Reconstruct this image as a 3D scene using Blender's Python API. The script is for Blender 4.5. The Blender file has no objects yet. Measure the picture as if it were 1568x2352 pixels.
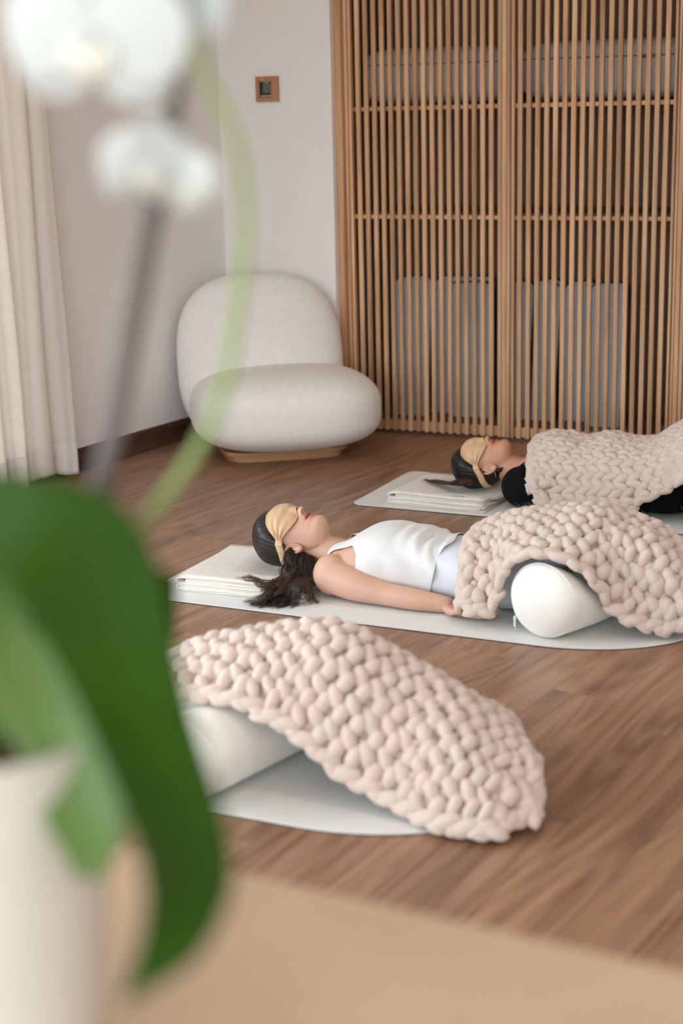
import bpy, math, random
import numpy as np
from mathutils import Matrix, Vector
from mathutils.bvhtree import BVHTree
random.seed(7); rng = np.random.default_rng(7)
SC = bpy.context.scene; COL = SC.collection
def lin(c):
    return tuple((x/12.92 if x <= .04045 else ((x+.055)/1.055)**2.4) for x in (v/255 for v in c))
# ------------------------------------------------------------------ camera
PSI, PITCH, ROLL, FPX = math.radians(25.2), math.radians(14.27), math.atan(341/14350), 3650.0
hd = Vector((-math.sin(PSI), math.cos(PSI), 0)); rt = Vector((math.cos(PSI), math.sin(PSI), 0)); up = Vector((0, 0, 1))
fw = hd*math.cos(PITCH)-up*math.sin(PITCH); cu = hd*math.sin(PITCH)+up*math.cos(PITCH)
cx = rt*math.cos(ROLL)-cu*math.sin(ROLL); cy = rt*math.sin(ROLL)+cu*math.cos(ROLL)
cam = bpy.data.cameras.new('camera'); co = bpy.data.objects.new('camera', cam); COL.objects.link(co)
m = Matrix((cx, cy, -fw)).transposed().to_4x4(); m.translation = (0, 0, 1.5); co.matrix_world = m
cam.sensor_fit = 'HORIZONTAL'; cam.sensor_width = 24; cam.lens = FPX/1568*24
cam.dof.use_dof = True; cam.dof.focus_distance = 5.4; cam.dof.aperture_fstop = cam.lens*1e-3/.027; cam.clip_start = .05
SC.camera = co
# ------------------------------------------------------------------ world, light, exposure
w = bpy.data.worlds.new('sky'); SC.world = w; w.use_nodes = True
bg = w.node_tree.nodes['Background']; bg.inputs[1].default_value = 1.0          # bright overcast sky over paler ground
_n = w.node_tree.nodes; _l = w.node_tree.links; _t = _n.new('ShaderNodeTexCoord'); _s = _n.new('ShaderNodeSeparateXYZ'); _r = _n.new('ShaderNodeValToRGB')
_l.new(_t.outputs['Generated'], _s.inputs[0]); _l.new(_s.outputs[2], _r.inputs[0]); _l.new(_r.outputs[0], bg.inputs[0])
_r.color_ramp.elements[0].position = 0; _r.color_ramp.elements[0].color = (.46, .50, .50, 1); _r.color_ramp.elements[1].position = .04; _r.color_ramp.elements[1].color = (.86, 1.01, 1.13, 1)
SC.view_settings.view_transform = 'Standard'; SC.view_settings.look = 'None'; SC.view_settings.gamma = 1
SC.view_settings.use_curve_mapping = False; SC.view_settings.exposure = 2.62
SC.cycles.max_bounces = 8; SC.cycles.diffuse_bounces = 5; SC.cycles.glossy_bounces = 3; SC.cycles.caustics_reflective = False
SC.cycles.caustics_refractive = False; SC.cycles.sample_clamp_indirect = 6
def area(name, loc, direction, sx, sy, power=None, color=(1, 1, 1)):
    l = bpy.data.lights.new(name, 'AREA'); l.shape = 'RECTANGLE'; l.size = sx; l.size_y = sy
    if power is None: l.cycles.is_portal = True
    else: l.energy = power; l.color = color
    o = bpy.data.objects.new(name, l); COL.objects.link(o); o.location = loc
    o.rotation_euler = Vector(direction).to_track_quat('-Z', 'Y').to_euler(); return o
area('portal_front', (-.3, -2.58, 1.4), (0, 1, 0), 6.6, 2.6)
area('portal_left', (-4.42, 1.8, 1.38), (1, -.119, 0), 7.0, 2.5)
for _x in (-2.6, -.6, 1.4):
    for _y in (0.2, 2.4, 4.6): area('added_ceiling_fill', (_x, _y, 2.73), (0, 0, -1), .35, .35, .8, (1, .98, .96))  # unseen fill lamps, added under the ceiling to lift the low horizontal surfaces
# ------------------------------------------------------------------ materials
def mat(name, col, rough=.6, nscale=None, namt=.15, stretch=(1, 1, 1), bump=None, spec=.5, sheen=0, rnd=0, trans=0, sss=0, metal=0, vcol=False, coat=0):
    m_ = bpy.data.materials.new(name); m_.use_nodes = True; nt = m_.node_tree; N = nt.nodes; b = N['Principled BSDF']
    c = lin(col)+(1,); b.inputs['Base Color'].default_value = c; b.inputs['Roughness'].default_value = rough
    b.inputs['Specular IOR Level'].default_value = spec; b.inputs['Metallic'].default_value = metal
    if sheen: b.inputs['Sheen Weight'].default_value = sheen; b.inputs['Sheen Roughness'].default_value = .4
    if sss: b.inputs['Subsurface Weight'].default_value = sss; b.inputs['Subsurface Radius'].default_value = (1, .4, .25); b.inputs['Subsurface Scale'].default_value = .008
    if coat: b.inputs['Coat Weight'].default_value = coat; b.inputs['Coat Roughness'].default_value = .15
    tc = N.new('ShaderNodeTexCoord'); vec = tc.outputs['Object']
    if rnd or nscale:
        oi = N.new('ShaderNodeObjectInfo')
        va = N.new('ShaderNodeVectorMath'); va.operation = 'MULTIPLY_ADD'
        cb = N.new('ShaderNodeCombineXYZ'); nt.links.new(oi.outputs['Random'], cb.inputs[0]); nt.links.new(oi.outputs['Random'], cb.inputs[1]); nt.links.new(oi.outputs['Random'], cb.inputs[2])
        nt.links.new(cb.outputs[0], va.inputs[0]); va.inputs[1].default_value = (17, 23, 31) if rnd else (0, 0, 0); nt.links.new(vec, va.inputs[2])
        mp = N.new('ShaderNodeMapping'); mp.inputs['Scale'].default_value = stretch; nt.links.new(va.outputs[0], mp.inputs[0]); vec2 = mp.outputs[0]
    cur = None
    if vcol:
        at = N.new('ShaderNodeVertexColor'); at.layer_name = 'tint'; cur = at.outputs[0]
    if nscale:
        n = N.new('ShaderNodeTexNoise'); n.inputs['Scale'].default_value = nscale; n.inputs['Detail'].default_value = 6; nt.links.new(vec2, n.inputs['Vector'])
        mx = N.new('ShaderNodeMix'); mx.data_type = 'RGBA'; mx.blend_type = 'MULTIPLY'; mx.inputs['Factor'].default_value = 1
        mr = N.new('ShaderNodeMapRange'); mr.inputs['From Min'].default_value = .3; mr.inputs['From Max'].default_value = .7
        mr.inputs['To Min'].default_value = 1-namt; mr.inputs['To Max'].default_value = 1+namt*.6; nt.links.new(n.outputs[0], mr.inputs[0])
        if cur: nt.links.new(cur, mx.inputs[6])
        else: mx.inputs[6].default_value = c
        nt.links.new(mr.outputs[0], mx.inputs[7]); cur = mx.outputs[2]
    if rnd:
        hs = N.new('ShaderNodeHueSaturation'); mr = N.new('ShaderNodeMapRange'); mr.inputs['To Min'].default_value = 1-rnd; mr.inputs['To Max'].default_value = 1+rnd
        nt.links.new(oi.outputs['Random'], mr.inputs[0]); nt.links.new(mr.outputs[0], hs.inputs['Value'])
        if cur: nt.links.new(cur, hs.inputs['Color'])
        else: hs.inputs['Color'].default_value = c
        cur = hs.outputs[0]
    if cur: nt.links.new(cur, b.inputs['Base Color'])
    if trans:
        tr = N.new('ShaderNodeBsdfTranslucent'); ms = N.new('ShaderNodeMixShader'); ms.inputs[0].default_value = trans
        tr.inputs[0].default_value = c
        if cur: nt.links.new(cur, tr.inputs[0])
        nt.links.new(b.outputs[0], ms.inputs[1]); nt.links.new(tr.outputs[0], ms.inputs[2]); nt.links.new(ms.outputs[0], N['Material Output'].inputs[0])
    if bump:
        n = N.new('ShaderNodeTexNoise'); n.inputs['Scale'].default_value = bump[0]; n.inputs['Detail'].default_value = 3
        bp = N.new('ShaderNodeBump'); bp.inputs['Strength'].default_value = bump[1]; bp.inputs['Distance'].default_value = bump[2] if len(bump) > 2 else .003
        nt.links.new(tc.outputs['Object'], n.inputs['Vector']); nt.links.new(n.outputs[0], bp.inputs['Height']); nt.links.new(bp.outputs[0], b.inputs['Normal'])
    return m_
def wood(name, dark, mid, light, rough=.45, axis=2, scale=1.0, rnd=.12, bump=.15, cathedral=0, spec=.4):
    """long grain along the object's own axis; Object Info shifts every piece"""
    m_ = bpy.data.materials.new(name); m_.use_nodes = True; nt = m_.node_tree; N = nt.nodes; L = nt.links; b = N['Principled BSDF']
    b.inputs['Roughness'].default_value = rough; b.inputs['Specular IOR Level'].default_value = spec
    tc = N.new('ShaderNodeTexCoord'); oi = N.new('ShaderNodeObjectInfo')
    cb = N.new('ShaderNodeCombineXYZ'); [L.new(oi.outputs['Random'], cb.inputs[i]) for i in range(3)]
    va = N.new('ShaderNodeVectorMath'); va.operation = 'MULTIPLY_ADD'; va.inputs[1].default_value = (13.7, 29.3, 41.1)
    L.new(cb.outputs[0], va.inputs[0]); L.new(tc.outputs['Object'], va.inputs[2])
    s = [14*scale]*3; s[axis] = .9*scale
    mp = N.new('ShaderNodeMapping'); mp.inputs['Scale'].default_value = s; L.new(va.outputs[0], mp.inputs[0])
    n1 = N.new('ShaderNodeTexNoise'); n1.inputs['Scale'].default_value = 1.0; n1.inputs['Detail'].default_value = 8; n1.inputs['Roughness'].default_value = .6; n1.inputs['Distortion'].default_value = .6
    L.new(mp.outputs[0], n1.inputs['Vector'])
    s2 = [90*scale]*3; s2[axis] = 2.2*scale
    mp2 = N.new('ShaderNodeMapping'); mp2.inputs['Scale'].default_value = s2; L.new(va.outputs[0], mp2.inputs[0])
    n2 = N.new('ShaderNodeTexNoise'); n2.inputs['Scale'].default_value = 1; n2.inputs['Detail'].default_value = 4; L.new(mp2.outputs[0], n2.inputs['Vector'])
    add = N.new('ShaderNodeMath'); add.operation = 'MULTIPLY_ADD'; add.inputs[1].default_value = .45; L.new(n2.outputs[0], add.inputs[0])
    if cathedral:
        s3 = [5.5*scale]*3; s3[axis] = .8*scale
        mp3 = N.new('ShaderNodeMapping'); mp3.inputs['Scale'].default_value = s3; L.new(va.outputs[0], mp3.inputs[0])
        n3 = N.new('ShaderNodeTexNoise'); n3.inputs['Scale'].default_value = 1; n3.inputs['Detail'].default_value = 1.5; n3.inputs['Distortion'].default_value = .4; L.new(mp3.outputs[0], n3.inputs['Vector'])
        mu = N.new('ShaderNodeMath'); mu.operation = 'MULTIPLY'; mu.inputs[1].default_value = 26; L.new(n3.outputs[0], mu.inputs[0])
        fr = N.new('ShaderNodeMath'); fr.operation = 'PINGPONG'; fr.inputs[1].default_value = 1; L.new(mu.outputs[0], fr.inputs[0])
        ma = N.new('ShaderNodeMath'); ma.operation = 'MULTIPLY_ADD'; ma.inputs[1].default_value = cathedral; L.new(fr.outputs[0], ma.inputs[0]); L.new(n1.outputs[0], ma.inputs[2])
        sb = N.new('ShaderNodeMath'); sb.operation = 'SUBTRACT'; sb.inputs[1].default_value = cathedral*.5; L.new(ma.outputs[0], sb.inputs[0]); L.new(sb.outputs[0], add.inputs[2])
    else: L.new(n1.outputs[0], add.inputs[2])
    cr = N.new('ShaderNodeValToRGB'); e = cr.color_ramp.elements; e[0].position = .5; e[0].color = lin(dark)+(1,); e[1].position = .95; e[1].color = lin(light)+(1,)
    k = e.new(.72); k.color = lin(mid)+(1,); L.new(add.outputs[0], cr.inputs[0])
    hs = N.new('ShaderNodeHueSaturation'); mr = N.new('ShaderNodeMapRange'); mr.inputs['To Min'].default_value = 1-rnd; mr.inputs['To Max'].default_value = 1+rnd
    L.new(oi.outputs['Random'], mr.inputs[0]); L.new(mr.outputs[0], hs.inputs['Value']); L.new(cr.outputs[0], hs.inputs['Color']); L.new(hs.outputs[0], b.inputs['Base Color'])
    bp = N.new('ShaderNodeBump'); bp.inputs['Strength'].default_value = bump; bp.inputs['Distance'].default_value = .001; L.new(add.outputs[0], bp.inputs['Height']); L.new(bp.outputs[0], b.inputs['Normal'])
    return m_
M = dict(
 wall=mat('wall_paint', (238, 233, 229), .85, 3, .02, bump=(180, .06)),
 ceil=mat('ceiling_paint', (243, 240, 236), .9, 3, .02),
 floorbase=mat('floor_base', (40, 27, 20), .8, 8, .1),
 plank=wood('floor_oak', (116, 83, 63), (146, 108, 83), (166, 127, 99), .38, 1, .8, .018, .12, .19, .45),
 base=wood('baseboard_walnut', (66, 44, 32), (84, 58, 43), (100, 70, 52), .5, 1, 1, .02, .1),
 slat=wood('slat_beech', (160, 116, 83), (199, 153, 114), (221, 181, 142), .55, 2, 1.1, .19, .12),
 cab=wood('cabinet_veneer', (112, 84, 64), (128, 98, 76), (142, 112, 88), .6, 2, .7, .04, .1),
 table=mat('table_laminate', (188, 158, 128), .5, 6, .05),
 boucle=mat('boucle', (238, 234, 227), .95, 40, .04, bump=(150, .35, .006), sheen=.2),
 chairbase=wood('chair_plinth', (150, 104, 68), (178, 130, 90), (196, 150, 110), .5, 0, 1, .05),
 mattop=mat('mat_top', (226, 225, 220), .75, 20, .02, spec=.3),
 matblack=mat('mat_black', (28, 27, 30), .8, 20, .1),
 linen=mat('bolster_linen', (243, 238, 229), .9, 60, .03, bump=(700, .25, .001), sheen=.15),
 towel=mat('towel_cotton', (232, 224, 213), .95, 50, .05, bump=(500, .4, .002), sheen=.2),
 wool=mat('merino_wool', (214, 193, 180), .95, 26, .07, stretch=(1, 1, 1), bump=(260, .35, .004), sheen=.35),
 skin=mat('skin', (226, 178, 150), .5, 18, .05, bump=(420, .08, .001), sss=.12, vcol=True),
 skinp=mat('skin_plain', (206, 154, 130), .5, 18, .05, sss=.12),
 top=mat('white_jersey', (226, 224, 222), .8, 50, .02, bump=(600, .15, .001), sheen=.1),
 leg=mat('white_leggings', (216, 218, 224), .75, 50, .02, bump=(600, .12, .001)),
 black=mat('black_jersey', (9, 9, 12), .9, 40, .1, spec=.2),
 satin=mat('champagne_satin', (210, 172, 132), .33, 30, .05, spec=.6, sheen=.2),
 print=mat('pale_print', (240, 226, 206), .6, 30, .03),
 hair=mat('dark_hair', (34, 27, 23), .42, 60, .3, stretch=(.25, 1, 1), spec=.5),
 hair2=mat('black_hair', (24, 19, 17), .45, 60, .3, stretch=(.25, 1, 1), spec=.4),
 hairtip=mat('brown_hair_lengths', (78, 54, 40), .45, 60, .25, rnd=0, spec=.5),
 silver=mat('silver', (210, 208, 205), .25, 30, .02, metal=1),
 curtain=mat('curtain_linen', (243, 236, 228), .95, 300, .06, stretch=(1, 1, .25), bump=(500, .2, .001), trans=.27),
 grey=mat('storage_grey', (212, 217, 220), .9, 14, .06, bump=(300, .2, .002)),
 greyw=mat('cushion_grey', (206, 202, 196), .9, 14, .06, bump=(300, .2, .002)),
 zip=mat('zip_metal', (225, 225, 228), .35, 30, .02, metal=.6),
 black2=mat('device_black', (24, 27, 32), .3, 30, .05),
 lcd=mat('lcd_screen', (92, 100, 92), .25, 30, .03),
 button=mat('button_white', (225, 225, 222), .4, 30, .03),
 tframe=wood('thermostat_frame', (150, 104, 66), (180, 130, 88), (196, 148, 104), .5, 2, 2, .02),
 pot=mat('pot_ceramic', (198, 188, 174), .55, 12, .03),
 bark=mat('bark', (92, 62, 46), .9, 60, .4, bump=(90, .8, .01)),
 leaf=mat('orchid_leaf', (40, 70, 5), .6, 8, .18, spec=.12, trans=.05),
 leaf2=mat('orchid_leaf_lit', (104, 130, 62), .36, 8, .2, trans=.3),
 stem=mat('orchid_stem', (128, 148, 74), .5, 30, .1),
 stem2=mat('orchid_stake', (96, 86, 80), .6, 30, .1),
 petal=mat('petal_white', (216, 217, 213), .6, 20, .02, trans=.2),
 lip=mat('petal_lip', (222, 219, 204), .6, 30, .1),
 glassframe=mat('window_frame', (220, 216, 210), .5, 10, .02),
)
# ------------------------------------------------------------------ mesh helpers
def tag(o, label=None, cat=None, group=None, kind=None):
    for k, v in (('label', label), ('category', cat), ('group', group), ('kind', kind)):
        if v: o[k] = v
    return o
def mesh(name, V, F, mt, parent=None, smooth=True, mats=None, fm=None):
    me = bpy.data.meshes.new(name); V = np.asarray(V, float)
    me.from_pydata([tuple(v) for v in V], [], [tuple(int(i) for i in f) for f in F])
    for q in (mats or [mt]): me.materials.append(q)
    if fm is not None: me.polygons.foreach_set('material_index', np.asarray(fm, np.int32))
    if smooth: me.polygons.foreach_set('use_smooth', [True]*len(me.polygons))
    me.update(); o = bpy.data.objects.new(name, me); COL.objects.link(o)
    if parent: o.parent = parent
    return o
def empty(name, loc=(0, 0, 0), rz=0):
    o = bpy.data.objects.new(name, None); COL.objects.link(o); o.location = loc; o.rotation_euler = (0, 0, rz); o.empty_display_size = .1; return o
def join(parts):
    V = []; F = []; n = 0
    for v, f in parts:
        V.append(np.asarray(v, float)); F += [tuple(i+n for i in q) for q in f]; n += len(v)
    return np.concatenate(V), F
def box(x0, x1, y0, y1, z0, z1, b=0):
    if b <= 0:
        V = [(x, y, z) for x in (x0, x1) for y in (y0, y1) for z in (z0, z1)]
        return np.array(V), [(0, 1, 3, 2), (4, 6, 7, 5), (0, 4, 5, 1), (2, 3, 7, 6), (0, 2, 6, 4), (1, 5, 7, 3)]
    V = []; F = []
    c = [((x0, b), (x1, -b)), ((y0, b), (y1, -b)), ((z0, b), (z1, -b))]
    idx = {}
    for sx in (0, 1):
        for sy in (0, 1):
            for sz in (0, 1):
                s = (sx, sy, sz); p = [c[a][s[a]][0] for a in range(3)]; q = [c[a][s[a]][0]+c[a][s[a]][1] for a in range(3)]
                for a in range(3):
                    v = q[:]; v[a] = p[a]; idx[(s, a)] = len(V); V.append(v)
    S = lambda *s: s
    for a in range(3):
        o1, o2 = [i for i in range(3) if i != a]
        for sa in (0, 1):
            f = []
            for u, v in ((0, 0), (1, 0), (1, 1), (0, 1)):
                s = [0]*3; s[a] = sa; s[o1] = u; s[o2] = v; f.append(idx[(tuple(s), a)])
            F.append(tuple(f))
        for u in (0, 1):
            for v in (0, 1):
                s0 = [0]*3; s1 = [0]*3; s0[o1] = s1[o1] = u; s0[o2] = s1[o2] = v; s0[a] = 0; s1[a] = 1
                F.append((idx[(tuple(s0), o1)], idx[(tuple(s1), o1)], idx[(tuple(s1), o2)], idx[(tuple(s0), o2)]))
    for s in [(x, y, z) for x in (0, 1) for y in (0, 1) for z in (0, 1)]: F.append(tuple(idx[(s, a)] for a in range(3)))
    return np.array(V), F
def spline(P, n):
    P = np.asarray(P, float); k = len(P); t = np.linspace(0, k-1, n); i = np.clip(t.astype(int), 0, k-2); f = (t-i)[:, None]
    g = lambda j: P[np.clip(j, 0, k-1)]
    p0, p1, p2, p3 = g(i-1), g(i), g(i+1), g(i+2)
    p0 = np.where((i == 0)[:, None], 2*p1-p2, p0); p3 = np.where((i == k-2)[:, None], 2*p2-p1, p3)
    return .5*((2*p1)+(p2-p0)*f+(2*p0-5*p1+4*p2-p3)*f*f+(3*p1-p0-3*p2+p3)*f**3)
def rings(R, closed=True, cap=True):
    """R: (n, m, 3) rings -> skin"""
    n, k = R.shape[:2]; F = []
    for i in range(n-1):
        for j in range(k if closed else k-1):
            a = i*k+j; b = i*k+(j+1) % k; F.append((a, b, b+k, a+k))
    if cap and closed:
        F.append(tuple(range(k-1, -1, -1))); F.append(tuple((n-1)*k+j for j in range(k)))
    return R.reshape(-1, 3), F
def tube(P, r, sides=10, n=None, round_caps=True, flat=1.0):
    P = np.asarray(P, float); r = np.broadcast_to(np.asarray(r, float), (len(P),))
    if n:
        q = spline(np.c_[P, r], n); P, r = q[:, :3], np.maximum(q[:, 3], 1e-5)
    T = np.gradient(P, axis=0); T /= np.linalg.norm(T, axis=1)[:, None]+1e-12
    a = np.array([0, 0, 1.]) if abs(T[0][2]) < .9 else np.array([0, 1., 0])
    Rr = []; nrm = a-T[0]*(a@T[0]); nrm /= np.linalg.norm(nrm)
    fr = []
    for t in T:
        nrm = nrm-t*(nrm@t); nrm /= np.linalg.norm(nrm); fr.append((nrm.copy(), np.cross(t, nrm)))
    th = np.linspace(0, 2*np.pi, sides, endpoint=False)
    def ring(p, i, rr): return p+rr*(flat*np.cos(th)[:, None]*fr[i][0]+np.sin(th)[:, None]*fr[i][1])
    if round_caps:
        for s in (80, 55, 28): Rr.append(ring(P[0]-T[0]*r[0]*math.sin(math.radians(s)), 0, r[0]*math.cos(math.radians(s))))
    for i in range(len(P)): Rr.append(ring(P[i], i, r[i]))
    if round_caps:
        for s in (28, 55, 80): Rr.append(ring(P[-1]+T[-1]*r[-1]*math.sin(math.radians(s)), len(P)-1, r[-1]*math.cos(math.radians(s))))
    return rings(np.array(Rr))
def sellip(c, ax, p=2.0, q=2.0, nu=48, nv=32, R=None):
    """superellipsoid: p in plan, q in section"""
    u = np.linspace(-np.pi, np.pi, nu, endpoint=False); v = np.linspace(-np.pi/2, np.pi/2, nv)[1:-1]
    sp = lambda x, e: np.sign(x)*np.abs(x)**(2/e)
    U, Vv = np.meshgrid(u, v)
    X = np.stack([ax[0]*sp(np.cos(Vv), q)*sp(np.cos(U), p), ax[1]*sp(np.cos(Vv), q)*sp(np.sin(U), p), ax[2]*sp(np.sin(Vv), q)], -1)
    if R is not None: X = X@np.asarray(R).T
    return rings(X+np.asarray(c))
def union(name, parts, voxel, smooth=4, fac=.5):
    V, F = join(parts); me = bpy.data.meshes.new('tmp'); me.from_pydata([tuple(v) for v in V], [], F); me.update()
    o = bpy.data.objects.new('tmp', me); COL.objects.link(o)
    r = o.modifiers.new('r', 'REMESH'); r.mode = 'VOXEL'; r.voxel_size = voxel; r.adaptivity = 0
    s = o.modifiers.new('s', 'SMOOTH'); s.iterations = smooth; s.factor = fac
    dg = bpy.context.evaluated_depsgraph_get(); out = bpy.data.meshes.new_from_object(o.evaluated_get(dg)); out.name = name
    bpy.data.objects.remove(o); bpy.data.meshes.remove(me)
    v = np.empty(len(out.vertices)*3); out.vertices.foreach_get('co', v); v = v.reshape(-1, 3); v[:, 2] = np.maximum(v[:, 2], .0064); out.vertices.foreach_set('co', v.ravel()); return out
def link_mesh(name, me, mt, parent=None):
    me.materials.clear(); me.materials.append(mt); me.polygons.foreach_set('use_smooth', [True]*len(me.polygons))
    o = bpy.data.objects.new(name, me); COL.objects.link(o)
    if parent: o.parent = parent
    return o
def clip(V, F, f):
    """keep the part of a quad/tri mesh where f > 0, cut cleanly"""
    V = [tuple(v) for v in V]; f = list(f); out = []; cache = {}
    def cut(a, b):
        k = (min(a, b), max(a, b))
        if k not in cache:
            t = f[a]/(f[a]-f[b]); cache[k] = len(V); V.append(tuple(V[a][i]+t*(V[b][i]-V[a][i]) for i in range(3))); f.append(0)
        return cache[k]
    for q in F:
        s = [f[i] > 0 for i in q]
        if all(s): out.append(q); continue
        if not any(s): continue
        poly = []
        for i in range(len(q)):
            a, b = q[i], q[(i+1) % len(q)]
            if f[a] > 0: poly.append(a)
            if (f[a] > 0) != (f[b] > 0): poly.append(cut(a, b))
        if len(poly) > 2: out.append(tuple(poly))
    used = sorted({i for q in out for i in q}); mp = {u: i for i, u in enumerate(used)}
    return np.array([V[i] for i in used]), [tuple(mp[i] for i in q) for q in out]
def thick(o, t, off=-1):
    s = o.modifiers.new('thickness', 'SOLIDIFY'); s.thickness = t; s.offset = off; return o
def vnormals(V, F):
    V = np.asarray(V); N = np.zeros_like(V)
    for q in F:
        n = np.cross(V[q[1]]-V[q[0]], V[q[2]]-V[q[0]]); N[list(q)] += n
    return N/(np.linalg.norm(N, axis=1)[:, None]+1e-12)
# ------------------------------------------------------------------ the room
WX = lambda y, off=0: -3.806+off+(y-6.309)*.1192          # face of the left wall
def wallquad(name, pts, t, mt):                           # pts: outline in plan, extruded
    pass
def prism(poly, z0, z1):
    n = len(poly); V = [(x, y, z0) for x, y in poly]+[(x, y, z1) for x, y in poly]
    return np.array(V, float), [tuple(range(n-1, -1, -1)), tuple(range(n, 2*n))]+[(i, (i+1) % n, n+(i+1) % n, n+i) for i in range(n)]
YF, XR, ZC = -2.6, 3.2, 2.75
def lw(y0, y1, z0, z1, o=0, t=.2): return prism([(WX(y0, o), y0), (WX(y1, o), y1), (WX(y1, o-t), y1), (WX(y0, o-t), y0)], z0, z1)
V, F = join([lw(5.3, 7.6, -.05, ZC), lw(YF, -1.65, -.05, ZC), lw(-1.65, 5.3, 2.6, ZC), lw(-1.65, 5.3, -.05, .15)])
tag(mesh('wall_left', V, F, M['wall'], smooth=False), kind='structure')
V, F = box(WX(6.74, -.1), -3.172, 6.74, 7.6, -.05, ZC)
V2, F2 = box(-3.3, XR+.2, 7.42, 7.6, -.05, ZC); V3, F3 = box(-.72, XR+.2, 6.74, 7.42, -.05, ZC)
V4, F4 = box(-3.172, -.72, 6.76, 7.42, 2.45, ZC)
V, F = join([(V, F), (V2, F2), (V3, F3), (V4, F4)]); tag(mesh('wall_back', V, F, M['wall'], smooth=False), kind='structure')
V, F = box(XR, XR+.2, YF, 7.6, -.05, ZC); tag(mesh('wall_right', V, F, M['wall'], smooth=False), kind='structure')
V, F = join([box(-5.4, -3.6, YF-.2, YF, -.05, ZC), box(3.0, XR+.2, YF-.2, YF, -.05, ZC), box(-3.6, 3.0, YF-.2, YF, 2.70, ZC), box(-3.6, 3.0, YF-.2, YF, -.05, .1)])
tag(mesh('wall_front', V, F, M['wall'], smooth=False), kind='structure')
V, F = box(-5.4, XR+.2, YF-.2, 7.6, ZC, ZC+.15); tag(mesh('ceiling', V, F, M['ceil'], smooth=False), kind='structure')
for nm, pts in (('window_1', [box(x-.03, x+.03, YF-.12, YF-.06, .1, 2.70) for x in (-3.57, -1.4, .8, 2.97)]+[box(-3.6, 3.0, YF-.12, YF-.06, .1, .16), box(-3.6, 3.0, YF-.12, YF-.06, 2.64, 2.70)]),
                ('window_2', [lw(y-.03, y+.03, .15, 2.6, -.06, .06) for y in (-1.62, .55, 3.0, 5.27)]+[lw(-1.65, 5.3, .15, .21, -.06, .06), lw(-1.65, 5.3, 2.54, 2.6, -.06, .06)])):
    V, F = join(pts); tag(mesh(nm, V, F, M['glassframe'], smooth=False), kind='structure')
V, F = join([prism([(WX(YF, .018), YF), (WX(6.74, .018), 6.74), (WX(6.74), 6.74), (WX(YF), YF)], 0, .092), prism([(WX(YF, .013), YF), (WX(6.74, .013), 6.74), (WX(6.74), 6.74), (WX(YF), YF)], .092, .1)])
o = mesh('baseboard_left', V, F, M['base'], smooth=False); tag(o, kind='structure')
V, F = box(WX(6.74), -3.172, 6.724, 6.74, 0, .1); tag(mesh('baseboard_back', V, F, M['base'], smooth=False), kind='structure')
# floor: base slab and every plank
V, F = box(-5.4, XR, YF, 7.42, -.06, -.013); fl = tag(mesh('floor', V, F, M['floorbase'], smooth=False), kind='structure')
PW, PL = .18, 1.30; ang = math.atan(.1192)
pm = {}
def plank_mesh(wd, ln):
    k = (round(wd, 3), round(ln, 3))
    if k not in pm:
        V, F = box(.0002, wd-.0002, .0003, ln-.0003, -.013, 0, .0004); o = mesh('plank', V, F, M['plank'], smooth=False); pm[k] = o.data; bpy.data.objects.remove(o)
    return pm[k]
ca, sa = math.cos(ang), math.sin(ang)
npl = 0
for i in range(-1, 40):
    sft = (i*.437 % 1)*PL
    for k in range(-8, 8):
        u0, v0 = i*PW+.019, k*PL+sft
        ox, oy = WX(6.74)+u0*ca+v0*sa, 6.74-u0*sa+v0*ca
        ex, ey = ox+PL*sa, oy+PL*ca
        if ox > XR-.2 or ey < -1.6 or oy > 7.3: continue
        if i < 0 or ox < WX(oy): continue
        ln = PL
        if ey > 7.36: ln = PL-(ey-7.36)/ca
        if ln < .05: continue
        if npl >= 295: break
        o = bpy.data.objects.new('plank', plank_mesh(PW, ln)); COL.objects.link(o); o.parent = fl; o.location = (ox, oy, 0); o.rotation_euler = (0, 0, -ang); npl += 1
# ------------------------------------------------------------------ slatted cupboard
cab = tag(empty('storage_cupboard', (-2.0, 6.85, 0)), 'tall built-in wooden storage cupboard with shelves behind the slatted sliding doors', 'cupboard')
def cpart(name, parts, mt, P=cab):
    V, F = join(parts); return mesh(name, V-np.array(P.location), F, mt, P, smooth=False)
cpart('back_panel', [box(-3.165, -.75, 7.36, 7.39, .02, 2.43)], M['cab'])
cpart('side_panel', [box(-3.165, -3.145, 6.86, 7.36, .02, 2.43)], M['cab']); cpart('side_panel', [box(-.77, -.75, 6.86, 7.36, .02, 2.43)], M['cab'])
for z in (.02, 1.0, 1.48): cpart('shelf', [box(-3.145, -.77, 6.89, 7.36, z, z+.025, .002)], M['cab'])
cpart('post', [box(-3.172, -3.140, 6.775, 6.86, .0, 2.43, .002)], M['slat']); cpart('post', [box(-.77, -.74, 6.775, 6.86, 0, 2.43, .002)], M['slat'])
cpart('floor_track', [box(-3.14, -.77, 6.80, 6.88, 0, .012)], M['base']); cpart('head_track', [box(-3.14, -.77, 6.79, 6.88, 2.38, 2.43)], M['slat'])
slat_me = None
def slat(P, x, y0=0.0, w_=.0205, d=.018):
    global slat_me
    if slat_me is None:
        V, F = box(-w_/2, w_/2, 0, d, .014, 2.37, .0015); o = mesh('slat', V, F, M['slat'], P, smooth=False); slat_me = o.data
    else:
        o = bpy.data.objects.new('slat', slat_me); COL.objects.link(o); o.parent = P
    o.location = (x, y0, 0); return o
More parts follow.
